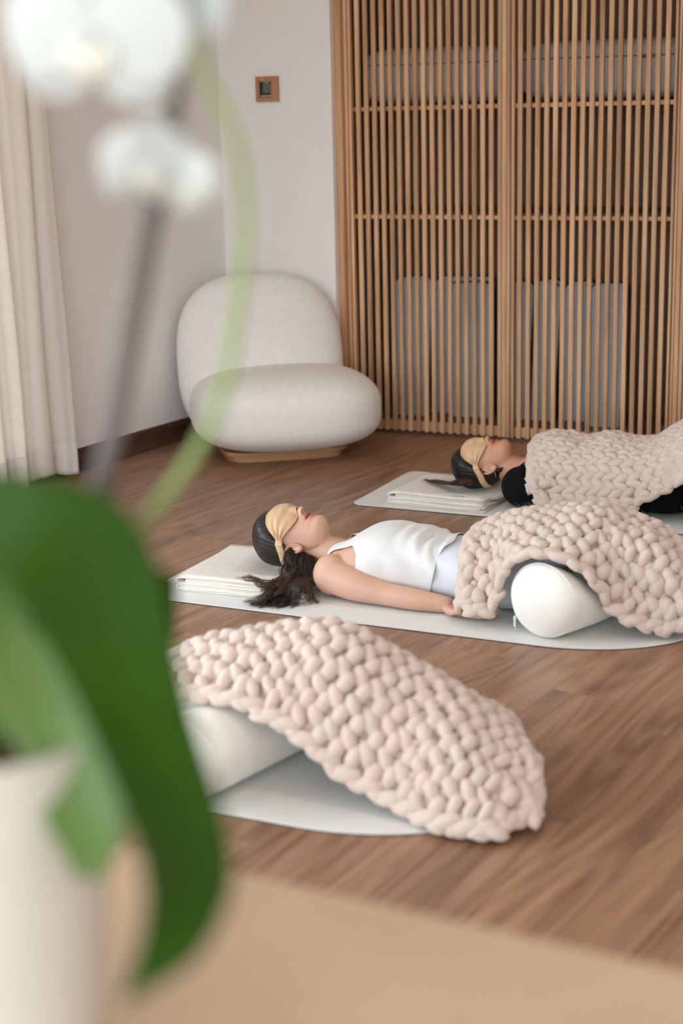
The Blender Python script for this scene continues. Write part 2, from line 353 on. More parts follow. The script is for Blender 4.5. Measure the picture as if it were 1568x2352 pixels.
def door(name, x0, x1, xs, label, yy):
    D = tag(empty(name, (x0, yy, 0)), label, 'sliding door', 'slatted sliding doors of the cupboard')
    for x in xs: slat(D, x-x0)
    L_ = x1-x0
    for z0, z1 in ((.016, .062), (1.0, 1.018), (1.482, 1.50), (2.3, 2.36)):
        V, F = box(.02, L_-.02, .0165, .030, z0, z1, .001); mesh('rail', V, F, M['slat'], D, smooth=False)
    for a, b in ((0, .017), (.021, .036)): V, F = box(a, b, .0, .03, .014, 2.37, .002); mesh('stile', V, F, M['slat'], D, smooth=False)
    for a, b in ((L_-.042, L_-.023), (L_-.021, L_-.001)): V, F = box(a, b, .0, .03, .014, 2.37, .002); mesh('stile', V, F, M['slat'], D, smooth=False)
    return D
P_ = .0400
door('sliding_door', -3.138, -2.357, [-3.070+P_*i for i in range(17)], 'left slatted wooden sliding door, the one beside the white armchair', 6.800)
door('sliding_door', -2.3565, -1.572, [-2.296+.0402*i for i in range(18)], 'slatted wooden sliding door right of the centre stile, behind the woman in black', 6.797)
door('sliding_door', -1.571, -.775, [-1.51+.0402*i for i in range(18)], 'slatted wooden sliding door at the far right, cut by the picture edge', 6.800)
def cushion(x0, x1, y0, y1, z0, z1, label, tagm):
    c = ((x0+x1)/2, (y0+y1)/2, z0); E_ = tag(empty('floor_cushion', c), label, 'cushion', 'grey cushions on the cupboard shelf')
    V, F = sellip((0, 0, (z1-z0)/2), ((x1-x0)/2, (y1-y0)/2, (z1-z0)/2), 7, 4.5, 64, 20); mesh('cover', V, F, M['greyw'], E_)
    hx, hy, hz = (x1-x0)/2+.001, (y1-y0)/2+.001, (z1-z0)
    th = np.linspace(0, 2*np.pi, 60); sp = lambda x: np.sign(x)*np.abs(x)**(2/7)
    V, F = tube(np.c_[hx*sp(np.cos(th))*.995, hy*sp(np.sin(th))*.995, np.full(60, hz*.70)], .003, 6, round_caps=False); mesh('seam', V, F, M['cab'], E_)
    if tagm:
        V, F = box(hx*.36, hx*.36+.07, -hy-.004, -hy+.004, hz*.66, hz*.72, .001); mesh('zip_pull', V, F, M['tframe'], E_)
cushion(-3.125, -2.40, 6.93, 7.30, 1.505, 1.76, 'long grey floor cushion with rounded ends on the cupboard shelf, behind the left door', False)
cushion(-2.36, -1.55, 6.93, 7.30, 1.505, 1.765, 'long grey floor cushion with a small tab on the shelf, right', True)
def spare(x0, x1, y, h, tilt, lean, label, dark=False):
    E_ = tag(empty('folded_mat', ((x0+x1)/2, y, .046)), label, 'yoga mat', 'spare mats standing in the cupboard'); w2 = (x1-x0)/2
    def outline(wd, hh, r):
        P = [(-wd, 0), (wd, 0)]
        for a in np.linspace(0, 90, 6): P.append((wd-r+r*math.cos(math.radians(a)), hh-r+r*math.sin(math.radians(a))))
        for a in np.linspace(90, 180, 6): P.append((-wd+r+r*math.cos(math.radians(a)), hh-r+r*math.sin(math.radians(a))))
        return P
    for nm, a, b, grow, mt in (('top_layer', 0, .012, 0, M['grey']), ('underside', .0125, .022, .006, M['matblack'])):
        V, F = prism(outline(w2+grow, h+grow, .04), a, b); V = V[:, [0, 2, 1]]
        z = V[:, 2].copy(); V[:, 0] += z*tilt; V[:, 1] += z*lean+.03*np.sin(V[:, 0]/w2*2)*(z/h); mesh(nm, V, F, mt, E_, smooth=False)
spare(-2.99, -2.83, 7.02, .665, .0, .05, 'grey spare mat standing in the cupboard, leftmost, beside the armchair')
spare(-2.86, -2.58, 7.13, .66, .06, .03, 'wide grey spare mat slanting in the cupboard behind the left door')
spare(-2.72, -2.535, 7.06, .64, -.02, .05, 'narrow grey spare mat overlapping the wide one behind the left door')
spare(-2.49, -2.35, 7.08, .645, .02, .05, 'grey spare mat next to the centre stile, left of it')
spare(-2.33, -2.22, 7.08, .66, .03, .04, 'dark looking spare mat right of the centre stile')
spare(-2.19, -2.06, 7.12, .65, .02, .04, 'second spare mat right of the centre stile')
spare(-2.05, -1.89, 7.02, .655, .03, .05, 'pale grey spare mat showing brightest behind the right door')
spare(-1.66, -1.44, 7.06, .65, .02, .05, 'spare mat standing at the far right end of the cupboard')
# ------------------------------------------------------------------ thermostat
T = tag(empty('thermostat', (-3.495, 6.74, 1.591)), 'small square wall thermostat with dark screen in a wooden frame', 'thermostat')
def tp(name, b, mt): V, F = b; return mesh(name, V, F, mt, T, smooth=False)
hw, hh = .0585, .0565
V, F = join([box(-hw, -.0385, -.014, 0, -hh, hh, .001), box(.023, hw, -.014, 0, -hh, hh, .001), box(-.0385, .023, -.014, 0, .033, hh, .001), box(-.0385, .023, -.014, 0, -hh, -.037, .001)])
mesh('frame', V, F, M['tframe'], T, smooth=False)
tp('housing', box(-.0385, .023, -.006, 0, -.037, .033), M['black2'])
tp('screen', box(-.022, .020, -.008, -.006, -.018, .026, .0005), M['lcd'])
for i in range(5): tp('button', box(-.031+i*.0105, -.0245+i*.0105, -.009, -.006, -.0335, -.0275, .0008), M['button'])
tp('maker_mark', box(-.012, .006, -.0085, -.006, .0285, .0305), M['button'])
# ------------------------------------------------------------------ curtain
ys = np.linspace(3.9, 5.475, 260); zs = np.concatenate([[.035, .05, .10, .148, .155, .162], np.linspace(.2, 2.72, 26)])
ph = (5.475-ys)/.145*2*np.pi; ph = ph+.7*np.sin(ph*.37)
X = np.zeros((len(zs), len(ys), 3))
for i, z in enumerate(zs):
    fl_ = 1-.32*(z/2.7); amp = .033*(1+.25*np.sin(ys*9.1))*(1-.1*z/2.7)
    wv = np.sin(ph)+.35*np.sin(2*ph+.6+z*.25)+.12*np.sin(3.3*ph+z)
    hem = .004 if .148 < z < .16 else 0
    yy = 5.475-(5.475-ys)*(1-.05*z/2.7)-.055*(z/2.7)
    X[i] = np.c_[WX(yy, .075)+amp*wv-hem*.5, yy+.012*np.cos(ph)+.01*np.sin(z*3+ph*.5), np.full(len(ys), z-(.012*np.sin(ph*.5+1) if z < .06 else 0))]
V, F = rings(X, closed=False, cap=False)
cur = tag(empty('curtain', (WX(4.7, .075), 4.7, 0)), 'floor-length off-white linen curtain hanging in folds at the left wall', 'curtain')
o = mesh('drape', V-np.array(cur.location), F, M['curtain'], cur); thick(o, .0015)
nh = 6; V, F = rings(X[:nh], closed=False, cap=False); V = V+np.array((.0022, 0, 0)); o = mesh('hem', V-np.array(cur.location), F, M['curtain'], cur); thick(o, .0015)
V, F = tube([(WX(3.85, .075), 3.85, 2.735), (WX(5.5, .075), 5.5, 2.735)], .012, 12); mesh('curtain_rail', V-np.array(cur.location), F, M['glassframe'], cur)
# ------------------------------------------------------------------ armchair
ca_ = math.radians(36); fx, fy = math.sin(ca_), -math.cos(ca_)
CH = tag(empty('armchair', (-3.255, 6.285, 0), ca_), 'rounded white boucle armchair with low wooden plinth in the corner', 'armchair')
# local: +x to its left hand side (picture right), -y to the front
V, F = sellip((0.018, -.05, .217), (.422, .385, .184), 2.7, 2.55, 96, 64)
z = V[:, 2]; dip = np.exp(-((V[:, 0]-.0)/.33)**4)*np.exp(-((V[:, 1]-.02)/.25)**2)
V[:, 2] -= np.where(z > .23, .018*dip, 0); dz = np.clip((.217-z)/.182, 0, 1); V[:, 2] = np.where(z < .217, .217-.180*dz**.72, V[:, 2])
mesh('seat', V, F, M['boucle'], CH)
V, F = sellip((0, 0, 0), (.385, .40, .16), 2.75, 2.3, 96, 56)
V = V[:, [0, 2, 1]]; V[:, 2] = np.where(V[:, 2] > 0, V[:, 2], V[:, 2]*.95)
V[:, 1] += .16*np.clip(-V[:, 2]/.4, -.3, 1)*0; th = math.radians(-9); c_, s_ = math.cos(th), math.sin(th)
Y_ = V[:, 1]*c_-V[:, 2]*-s_*-1; Z_ = V[:, 2]*c_+V[:, 1]*s_
V = np.c_[V[:, 0]-.045, V[:, 1]+.17*V[:, 2]+.235, V[:, 2]+.372]
mesh('backrest', V, F, M['boucle'], CH)
def sprism(a, b, p, z0, z1, cy_=0, n=64):
    t = np.linspace(0, 2*np.pi, n, endpoint=False); s = lambda x: np.sign(x)*np.abs(x)**(2/p)
    return prism(list(zip(a*s(np.cos(t)), b*s(np.sin(t))+cy_)), z0, z1)
V, F = sprism(.262, .23, 5, 0, .030); mesh('plinth', V, F, M['chairbase'], CH, smooth=False)
V, F = sprism(.285, .25, 5, .030, .046); mesh('plinth_plate', V, F, M['chairbase'], CH, smooth=False)
# ------------------------------------------------------------------ yoga mats
def mat_outline(x0, x1, y0, y1, r, a, g=0):
    P = []; yc, b = (y0+y1)/2, (y1-y0)/2+g; x0 -= g; y0 -= g; y1 += g; a += g
    for t in np.linspace(0, 90, 10): P.append((x0+r-r*math.sin(math.radians(90-t)) if 0 else x0+r-r*math.cos(math.radians(t)), y0+r-r*math.sin(math.radians(t))))
    for t in np.linspace(-90, 90, 48): P.append((x1-(a-g)+a*math.cos(math.radians(t)), yc+b*math.sin(math.radians(t))))
    for t in np.linspace(90, 0, 10): P.append((x0+r-r*math.cos(math.radians(t)), y1-r+r*math.sin(math.radians(t))))
    return P
def yogamat(x0, x1, y0, y1, label):
    E_ = tag(empty('yoga_mat', ((x0+x1)/2, (y0+y1)/2, 0)), label, 'yoga mat', 'white yoga mats laid out on the floor'); L0 = np.array(E_.location)
    V, F = prism(mat_outline(x0, x1, y0, y1, .04, .41, .0012), 0, .0022); mesh('underside', V-L0, F, M['matblack'], E_, smooth=False)
    V, F = prism(mat_outline(x0, x1, y0, y1, .04, .41), .0022, .0052); mesh('top_layer', V-L0, F, M['mattop'], E_, smooth=False)
yogamat(-2.665, -.925, 4.115, 4.765, 'white yoga mat with dark underside under the woman in white')
yogamat(-2.525, -.785, 5.45, 6.06, 'white yoga mat with dark underside under the woman in black, farthest away')
yogamat(-2.77, -1.035, 2.80, 3.43, 'white yoga mat nearest the camera, nobody seen on it, under a blanket')
# ------------------------------------------------------------------ bolsters
def bolster(x, y, ang_, r, L_, label, dent=None, name='bolster'):
    B = tag(empty(name, (x, y, .0055)), label, 'bolster', 'round cream bolsters under the knees'); B.rotation_euler = (0, 0, -ang_)   # axis +y
    prof = [(0, -.004), (r*.3, -.003), (r*.55, .0), (r*.74, .005), (r*.86, .012), (r*.93, .020), (r*.955, .0255), (r*.962, .027), (r*.972, .0285), (r*.995, .042), (r*1.004, .07)]
    full = prof+[(r*1.01, L_*k) for k in np.linspace(.15, .85, 22)]+[(q, L_-s) for q, s in prof[::-1]]
    th_ = np.linspace(0, 2*np.pi, 72, endpoint=False)
    R_ = []
    for q, s in full:
        q = max(q, .0005); wob = 1+.012*np.sin(th_*3+1)+.008*np.sin(th_*7)
        zz = r+q*wob*np.sin(th_); zz = np.where(zz < 0.004, .004+(zz-.004)*.15, zz); zz = zz*.985
        if dent: zz = zz*(1-dent[1]*math.exp(-((s-dent[0])/dent[2])**4))
        zz = zz
        R_.append(np.c_[q*wob*np.cos(th_)*1.015, np.full(72, s)-.012*(1-(q/r)**2)*(1 if s < L_/2 else -1), zz])
    V, F = rings(np.array(R_)); mesh('cover', V, F, M['linen'], B)
    for s in (.027, L_-.027):
        P = [(r*.962*math.cos(t)*1.015, s, max(r+r*.962*math.sin(t), .006)*.985) for t in np.linspace(0, 2*np.pi, 60)]
        V, F = tube(P, .0016, 6, round_caps=False); mesh('seam', V, F, M['linen'], B)
    t = math.radians(218); zx, zz = r*.95*math.cos(t), r+r*.95*math.sin(t)
    V, F = join([box(zx-.004, zx+.004, .006, .010, zz-.034, zz-.004, .0015), box(zx-.005, zx+.005, .006, .022, zz-.006, zz+.006, .0015)]); o = mesh('zip_pull', V, F, M['zip'], B, smooth=False)
    V, F = tube([(zx, .0055, zz-.029), (zx, .0075, zz-.029)], .0022, 10); mesh('zip_hole', V, F, M['matblack'], B)
    return B
B1 = bolster(-1.342, 4.152, math.radians(17), .115, .50, 'cream bolster with zip pull under the knees of the woman in white', (.29, .36, .20))
B3 = bolster(-1.735, 2.80, math.radians(13), .099, .50, 'cream bolster under the nearest knitted blanket, partly behind the plant leaf')
B2 = bolster(-1.125, 5.455, math.radians(10), .112, .50, 'cream bolster at the right picture edge under the legs of the woman in black', (.31, .24, .18))
# ------------------------------------------------------------------ folded towels
def towel(x0, x1, y0, y1, z0, h, rot, label, tagp=False):
    E_ = tag(empty('folded_towel', (x0, y0, z0), rot), label, 'towel', 'folded cream towels used as pillows'); W, D = x1-x0, y1-y0
    t = h/7.2
    def ribbon(path, name, jit):
        P = np.array(path); n = len(P); T_ = np.gradient(P, axis=0); T_ /= np.linalg.norm(T_, axis=1)[:, None]; Nn = np.c_[-T_[:, 1], T_[:, 0]]
        yy = np.linspace(0, D, 14); rr = []
        for y in yy:
            e = .0; s = 1
            sec = np.concatenate([P+Nn*t*.46, (P-Nn*t*.46)[::-1]])
            wx = .004*math.sin(y*14+jit*5)+jit*.004; wz = .0012*np.sin(sec[:, 0]*25+y*18+jit*7)
            dr = np.where(sec[:, 0] > W*.9, -.004*(y/D < .15), 0)
            rr.append(np.c_[sec[:, 0]+wx, np.full(len(sec), y+(jit*.006 if y < .01 else 0)), sec[:, 1]+wz])
        V, F = rings(np.array(rr)); V[:, 2] *= 1-.56*np.exp(-(np.minimum(V[:, 0]-W*.66, 0)/.11)**4-((V[:, 1]-D*.58)/.11)**4); o = mesh(name, V, F, M['towel'], E_); return o
    def ufold(zlo, zhi, xl, xr, k=12):
        r = (zhi-zlo)/2; zc = (zlo+zhi)/2
        P = [(xr, zlo)]+[(x, zlo) for x in np.linspace(xr, xl+r, 14)[1:]]
        P += [(xl+r-r*math.sin(math.radians(a))*1.3, zc-r*math.cos(math.radians(a))) for a in np.linspace(15, 165, k)]
        P += [(x, zhi) for x in np.linspace(xl+r, xr, 14)]
        return P
    z = lambda k: t*(k+.6)
    ribbon(ufold(z(0), z(2), .0, W-.004), 'fold', .3); ribbon([(x, z(1)) for x in np.linspace(.016, W-.01, 16)], 'layer', -.4)
    ribbon(ufold(z(3), z(6), .012, W, 14), 'fold', -.2); ribbon(ufold(z(4), z(5), .035, W-.008), 'layer', .5)
    if tagp:
        V, F = box(W*.66, W*.66+.045, .012, .03, h+.001, h+.0025, .0004); mesh('care_tag', V, F, mat('care_tag_blue', (190, 200, 222), .7, 60, .3), E_, smooth=False)
towel(-2.575, -2.13, 4.205, 4.60, .0055, .052, .055, 'folded cream towel under the head of the woman in white')
towel(-2.392, -1.985, 5.50, 5.86, .0055, .050, -.06, 'folded cream towel with a blue tag under the head of the woman in black', True)
# ------------------------------------------------------------------ heads and people
HH = [0, .02, .06, .1, .16, .2, .235, .27, .31, .36, .42, .5, .56, .63, .7, .78, .86, .93, .975, 1.0]
FR = [.27, .345, .395, .405, .375, .40, .388, .405, .395, .375, .375, .385, .43, .43, .42, .39, .32, .22, .12, .0]
BK = [.0, .02, .06, .1, .15, .18, .21, .25, .29, .33, .36, .385, .395, .40, .40, .385, .34, .25, .14, .0]
WD = [.10, .14, .19, .215, .24, .25, .26, .27, .285, .30, .315, .335, .335, .345, .345, .325, .27, .19, .105, .0]
SH, SD, SW = .25, .205, .228
def head_local(h, th, off=0.0, nose=True):
    h = np.asarray(h, float); th = np.asarray(th, float)
    fr, bk, wd = np.interp(h, HH, FR), np.interp(h, HH, BK), np.interp(h, HH, WD)
    c, s = np.cos(th), np.sin(th); n = 2.35
    r = (np.abs(c)**n+np.abs(s)**n)**(-1/n)
    x = wd*s*r; d = np.where(c > 0, fr, bk)*c*r
    if nose:
        f = np.clip(c, 0, 1)**.5*(c > 0)
        A = np.interp(h, [.27, .305, .32, .345, .37, .42, .5, .56], [0, .03, .135, .162, .14, .085, .022, 0]); wn = np.interp(h, [.3, .34, .38, .45, .55], [.085, .082, .065, .05, .05])
        d = d+f*A*np.exp(-(np.abs(x)/wn)**2.4)
        for sg in (-1, 1): d = d-f*.06*np.exp(-((x-sg*.035)/.017)**2-((h-.312)/.011)**2)
        d = d+f*(.022*np.exp(-((h-.268)/.018)**2)*np.exp(-(x/.10)**4)+.026*np.exp(-((h-.208)/.018)**2)*np.exp(-(x/.09)**4)-.085*np.exp(-((h-.237)/.010)**2)*np.exp(-(x/.105)**4))
        d = d-f*.035*np.exp(-((h-.49)/.05)**2)*np.exp(-((np.abs(x)-.14)/.07)**2)          # eye sockets
    X = np.stack([x*SW, d*SD, h*SH], -1)
    if np.any(off):
        dirv = np.stack([x*SW/(.33**2), d*SD/(.42**2), (h-.5)*SH/(.5**2)], -1); dirv /= np.linalg.norm(dirv, axis=-1)[..., None]+1e-9
        X = X+dirv*np.asarray(off)[..., None]
    return X
class Head:
    """chin point at the origin of the frame; a = tilt of the crown below level, roll = turn towards the camera"""
    def __init__(s, chin_level, yc, zear, a, roll, sc=1.0):
        u = np.array([-math.cos(a), 0, -math.sin(a)]); f = np.array([-math.sin(a), 0, math.cos(a)]); r = np.cross(f, u)
        cr, sr = math.cos(roll), math.sin(roll); f2 = f*cr+r*sr; r2 = r*cr-f*sr
        s.B = np.stack([r2, f2, u]); s.o = np.array([chin_level, yc, zear]); s.sc = sc; s.r, s.f, s.u = r2, f2, u
    def w(s, X): return s.o+(np.asarray(X)*s.sc)@s.B
    def pt(s, h, th, off=0.0, nose=True): return s.w(head_local(h, th, off, nose))
    def grid(s, hs, ts, off=0.0, nose=True):
        Hh, Tt = np.meshgrid(hs, ts, indexing='ij'); return s.pt(Hh, Tt, off, nose)
    def solid(s):
        hs = np.unique(np.concatenate([np.linspace(0, .2, 26), np.linspace(.2, .42, 46), np.linspace(.42, .9, 40), 1-np.linspace(0, .1, 12)**2*10*.1]))
        hs = hs[hs <= .9985]
        ts = np.concatenate([np.linspace(-.75, .75, 90), np.linspace(.75, 2*np.pi-.75, 72)[1:-1]])
        return rings(s.grid(hs, ts))
    def cap(s, name, mt, parent, base, hairline):
        hs = np.concatenate([np.linspace(.0, .9, 60), np.linspace(.9, .997, 18)[1:]]); ts = np.linspace(-np.pi, np.pi, 121)
        Hh, Tt = np.meshgrid(hs, ts, indexing='ij')
        f = hairline(Hh, np.abs(Tt)); off = base*np.clip(f/.10, 0, 1)**.6+.0012*np.sin(Tt*38+3*np.sin(Hh*9))*np.clip(f/.1, 0, 1)
        X = s.pt(Hh, Tt, off+.0015, nose=False); V, F = rings(X, closed=False, cap=False)
        V = np.concatenate([V, [s.pt(.9995, 0., base)]]); k = len(ts); n0 = (len(hs)-1)*k; F += [(n0+j, n0+j+1, len(V)-1) for j in range(k-1)]
        V, F = clip(V, F, np.concatenate([f.ravel(), [1]])); return mesh(name, V, F, mt, parent)
    def mask(s, group, label, sat, prn):
        E_ = tag(empty('sleep_mask', tuple(s.pt(.57, 0, .01))), label, 'sleep mask', group); L0 = np.array(E_.location)
        S_ = np.linspace(-1, 1, 121); K = np.linspace(-1, 1, 41); R_ = []
        TH = math.radians(79)
        sa_ = np.abs(S_)
        hb = np.interp(sa_, [0, .10, .25, .42, .6, .8, .93, 1], [.44, .405, .365, .365, .395, .45, .485, .50]); ht = np.interp(sa_, [0, .1, .3, .5, .7, .85, .95, 1], [.745, .755, .765, .74, .68, .61, .565, .545])
        for k in K:
            hm = (hb+ht)/2+(ht-hb)/2*k
            edge = (1-k**4); ple = np.clip((sa_-.35)/.6, 0, 1)
            off = .0052+.0065*np.clip((sa_-.55)/.3, 0, 1)+.011*edge*np.clip(1-sa_**5, 0, 1)+ple*.0040*np.sin(k*12+S_*2)*edge*np.clip((1.02-sa_)*5, 0, 1)
            off = off+.006*np.exp(-(S_/.13)**2)*edge*0
            nsm = head_local(hm, S_*TH, off, nose=False)
            bridge = .068*SD*np.exp(-((S_*TH)/.16)**2)*np.interp(hm, [.36, .42, .5, .58], [2.2, 1.5, .5, 0])
            nsm[:, 1] += bridge; R_.append(s.w(nsm))
        V, F = rings(np.array(R_), closed=False, cap=False); o = mesh('eye_pad', V-L0, F, sat, E_); thick(o, .003, 0)
        def bpt(h, t):
            q = head_local(h, t, .0075+.0065*float(np.clip((abs(t)/TH-.55)/.3, 0, 1)), False); q[..., 1] += .068*SD*math.exp(-(t/.16)**2)*np.interp(h, [.36, .42, .5, .58], [2.2, 1.5, .5, 0]); return s.w(q)
        Pb = np.array([bpt(h, t) for h, t in list(zip(hb, S_*TH))+list(zip(ht[::-1], S_[::-1]*TH))])
        V, F = tube(np.r_[Pb, Pb[:1]], .0022, 6, round_caps=False); mesh('piping', V-L0, F, sat, E_)
        ts = np.concatenate([np.linspace(TH*.985, 2*np.pi-TH*.985, 260)]); kk = np.linspace(-1, 1, 11); R_ = []
        prg = np.clip(np.minimum(ts-TH, 2*np.pi-TH-ts)/.5, 0, 1)
        for k in kk:
            hc = .522-.045*prg; off = .0115+.0095*np.clip(prg*4, 0, 1)+.0032*(1-k*k)+.0010*np.sin(ts*88+2*np.sin(k*3+ts*5))
            R_.append(s.pt(hc+.043*k*(1+.03*np.sin(ts*88+1)), ts, off, False))
        V, F = rings(np.array(R_), closed=False, cap=False); o = mesh('strap', V-L0, F, sat, E_); thick(o, .002, 0)
        # pale lettering on the mask, curved with it
        glyph = {'D': [(0, 0, 0, 1), (0, 1, .6, .85), (.6, .85, .6, .15), (.6, .15, 0, 0)], 'E': [(0, 0, 0, 1), (0, 1, .6, 1), (0, .5, .5, .5), (0, 0, .6, 0)], 'P': [(0, 0, 0, 1), (0, 1, .6, .95), (.6, .95, .6, .5), (.6, .5, 0, .45)]}
        pr = []
        for gi, g in enumerate('DEP'):
            for a, b, c, d in glyph[g]:
                q = []
                for t in np.linspace(0, 1, 4):
                    gx, gy = gi*.85+a+(c-a)*t, b+(d-b)*t
                    q.append(s.pt(.57+.035*gy, prn*(.42-.13*gx), .0175, False))
                pr.append(tube(q, .0006, 5))
        V, F = join(pr); mesh('lettering', V-L0, F, M['print'], E_); return E_
    def ear(s, parent, side, h0=.40, mt=None):
        # disc with raised rim, hollow, lobe
        na, nr = 40, 12; R_ = []
        for i in range(nr):
            q = (i+.02)/(nr-1)
            a = np.linspace(0, 2*np.pi, na, endpoint=False)
            ax_ = .017*(1+.12*np.sin(a)); bz = .030
            ex = ax_*np.cos(a)*q; ez = bz*np.sin(a)*q*(1-.0*np.cos(a))
            hgt = .006*np.exp(-((q-.9)/.12)**2)+.0035*np.exp(-((q-.55)/.12)**2)*(np.cos(a) < .5)-.004*np.exp(-(q/.35)**2)
            hgt = np.where(np.sin(a) < -.75, .004, hgt)*(1 if q < .99 else .2)
            R_.append(np.c_[hgt+.004, -ex, ez])
        V, F = rings(np.array(R_)); th = math.radians(28)*side
        # hinge the ear off the head
        base = s.w(head_local(h0, side*math.radians(101), .002, False)); out = s.r*side; back = -s.f
        Bx = out*math.cos(.45)-back*-math.sin(.45)*-1*0+s.f*math.sin(.45); By = s.f*math.cos(.45)-out*math.sin(.45)
        tilt = .15; Bz = s.u*math.cos(tilt)-s.f*math.sin(tilt)
        Wp = base+out*.004+V[:, :1]*Bx+V[:, 1:2]*By+V[:, 2:]*Bz*1.0
        o = mesh('ear', Wp, F, mt or M['skinp'], parent); thick(o, .004, 1); return base
def hand(wr, f, n, t, sc=1.0, curl=.35):
    """wrist point, finger direction, palm normal, thumb side"""
    wr, f, n, t = (np.asarray(q, float) for q in (wr, f, n, t)); Pp = []
    R3 = np.stack([f, t, n], 1)
    Pp.append(sellip(wr+f*.048*sc, (.055*sc, .040*sc, .0135*sc), 3, 2.4, 28, 16, R3))
    for off, ln, r in ((.030, .072, .0092), (.010, .082, .0095), (-.011, .076, .009), (-.030, .058, .0078)):
        p = wr+f*.088*sc+t*off*sc*1.02; d = f+t*off*2.2; d /= np.linalg.norm(d); pts = [p-d*.012*sc, p]; a = curl*.5
        for seg in (.45, .30, .25):
            dd = d*math.cos(a)+n*math.sin(a); p = p+dd*ln*seg*sc; pts.append(p); a += curl*1.2
        Pp.append(tube(pts, np.array([r, r, r*.95, r*.88, r*.72])*sc, 12, 16))
    p = wr+f*.022*sc+t*.030*sc; d = f*.62+t*.7+n*.25; d /= np.linalg.norm(d); d2 = f*.9+t*.25+n*.3; d2 /= np.linalg.norm(d2)
    Pp.append(tube([p-d*.012, p+d*.018*sc, p+d*.038*sc, p+d*.038*sc+d2*.030*sc], np.array([.014, .0135, .0105, .0085])*sc, 12, 14))
    return Pp
def foot(x, y, s, sc=1.0):
    """a relaxed foot, heel down, toes up and a little outward"""
    Pp = [tube([(x, y, .042), (x+.030*sc, y+s*.004, .050), (x+.040*sc, y+s*.012, .095), (x+.036*sc, y+s*.020, .135)], np.array([.033, .034, .036, .030])*sc, 18, 20)]
    for k, (l, r) in enumerate(((.040, .0125), (.036, .0092), (.032, .0086), (.028, .0080), (.022, .0078))):
        q = np.array([x+.036*sc, y+s*(.000+.0155*k-.012), .138-.004*k]); Pp.append(tube([q, q+np.array([.004, s*.004, l*.55]), q+np.array([.014, s*.006, l])], np.array([r*1.1, r, r*.9])*sc, 10, 10))
    return Pp
def torso_rings(S, yc, n=70, m_=64, inflate=0, wr=0.0, wrx=None):
    """S rows: x, top z, bottom z, half width"""
    q = spline(S, n); th = np.linspace(0, 2*np.pi, m_, endpoint=False); R_ = []
    for x, zt, zb, hw_ in q:
        zc, hz = (zt+zb)/2, (zt-zb)/2; c, s = np.cos(th), np.sin(th); e = 2.5
        r = (np.abs(c)**e+np.abs(s)**e)**(-1/e)
        R_.append(np.c_[np.full(m_, x), yc+(hw_+inflate)*c*r, zc+(hz+inflate)*s*r])
    return np.array(R_)
def tint(me, fn):
    V = np.empty(len(me.vertices)*3); me.vertices.foreach_get('co', V); V = V.reshape(-1, 3); c = fn(V)
    a = me.color_attributes.new('tint', 'FLOAT_COLOR', 'POINT'); a.data.foreach_set('color', np.c_[c, np.ones(len(V))].astype(np.float32).ravel())
def skin_tint(Hd, base, lipc):
    base, lipc = np.array(lin(base)), np.array(lin(lipc)); ro = np.array(lin((214, 142, 118))); dk = np.array(lin((62, 24, 22)))
    def fn(V):
        L_ = (V-Hd.o)@Hd.B.T/Hd.sc; x, d, h = L_[:, 0]/SW, L_[:, 1]/SD, L_[:, 2]/SH; front = (d > .28)
        g = np.exp(-(((h-.238)/.052)**2+(x/.115)**2)**2)*front; g2 = np.exp(-((h-.237)/.011)**2-(x/.085)**4)*front
        g3 = sum(np.exp(-((x-k*.035)/.018)**2-((h-.312)/.014)**2) for k in (-1, 1))*front; ck = (np.exp(-((h-.36)/.10)**2-((np.abs(x)-.22)/.09)**2)+.7*np.exp(-((h-.34)/.04)**2-(x/.07)**2))*(d > .1)*.35
        c = base+(ro-base)*ck[:, None]; c = c+(lipc-c)*np.clip(g*1.15, 0, 1)[:, None]; c = c+(dk-c)*np.clip(g2+.8*g3, 0, .92)[:, None]; return np.clip(c, 0, 1)
    return fn
# ---------------- woman in white
P1 = tag(empty('person', (-1.6, 4.47, .0055)), 'woman in white tank top and leggings lying on her back with a satin mask', 'person', 'women lying down')
P1.location = (0, 0, 0); A1 = []
H1 = Head(-2.147, 4.452, .150, 0.0, .10)
T1 = np.array([(-2.13, .13, .045, .062), (-2.10, .148, .02, .125), (-2.06, .160, .010, .158), (-2.00, .196, .008, .160), (-1.94, .211, .008, .158), (-1.87, .207, .010, .150), (-1.78, .193, .012, .138), (-1.70, .186, .010, .145), (-1.6, .186, .008, .168), (-1.5, .18, .008, .172), (-1.45, .17, .02, .16)])
YC1 = 4.475
A1 += [H1.solid(), tube([(-2.235, 4.455, .125), (-2.17, 4.46, .112), (-2.10, 4.47, .09)], [.056, .053, .064], 32, 14), rings(torso_rings(T1, YC1))]
def limbs1(inf=0):
    o = []
    for s in (-1, 1):
        o.append(tube([(-1.53, YC1+s*.08, .10), (-1.42, 4.45+s*.070, .184), (-1.34, 4.45+s*.062, .214), (-1.25, 4.45+s*.062, .212), (-1.14, 4.45+s*.060, .200), (-1.0, 4.45+s*.065, .105), (-.86, 4.45+s*.065, .056)], np.array([.082, .066, .049, .045, .044, .041, .034])+inf, 22, 48))
    return o
A1 += limbs1()
for s in (-1, 1):
    yy = lambda v: YC1+s*v
    A1.append(sellip((-2.072, yy(.150), .078), (.062, .058, .066), 2, 2, 28, 18))
    A1.append(tube([(-2.075, yy(.152), .078), (-1.98, yy(.178), .060), (-1.88, yy(.186), .047), (-1.78, yy(.192), .042), (-1.675, yy(.184), .034)], [.058, .049, .037, .034, .0255], 24, 36))
    A1 += hand((-1.672, yy(.183), .026), (1, s*.05, -.06), (0, 0, 1), (-.1*s*s, s*1.0, 0), 1.0, .16)
    A1 += foot(-.845, 4.45+s*.068, s)
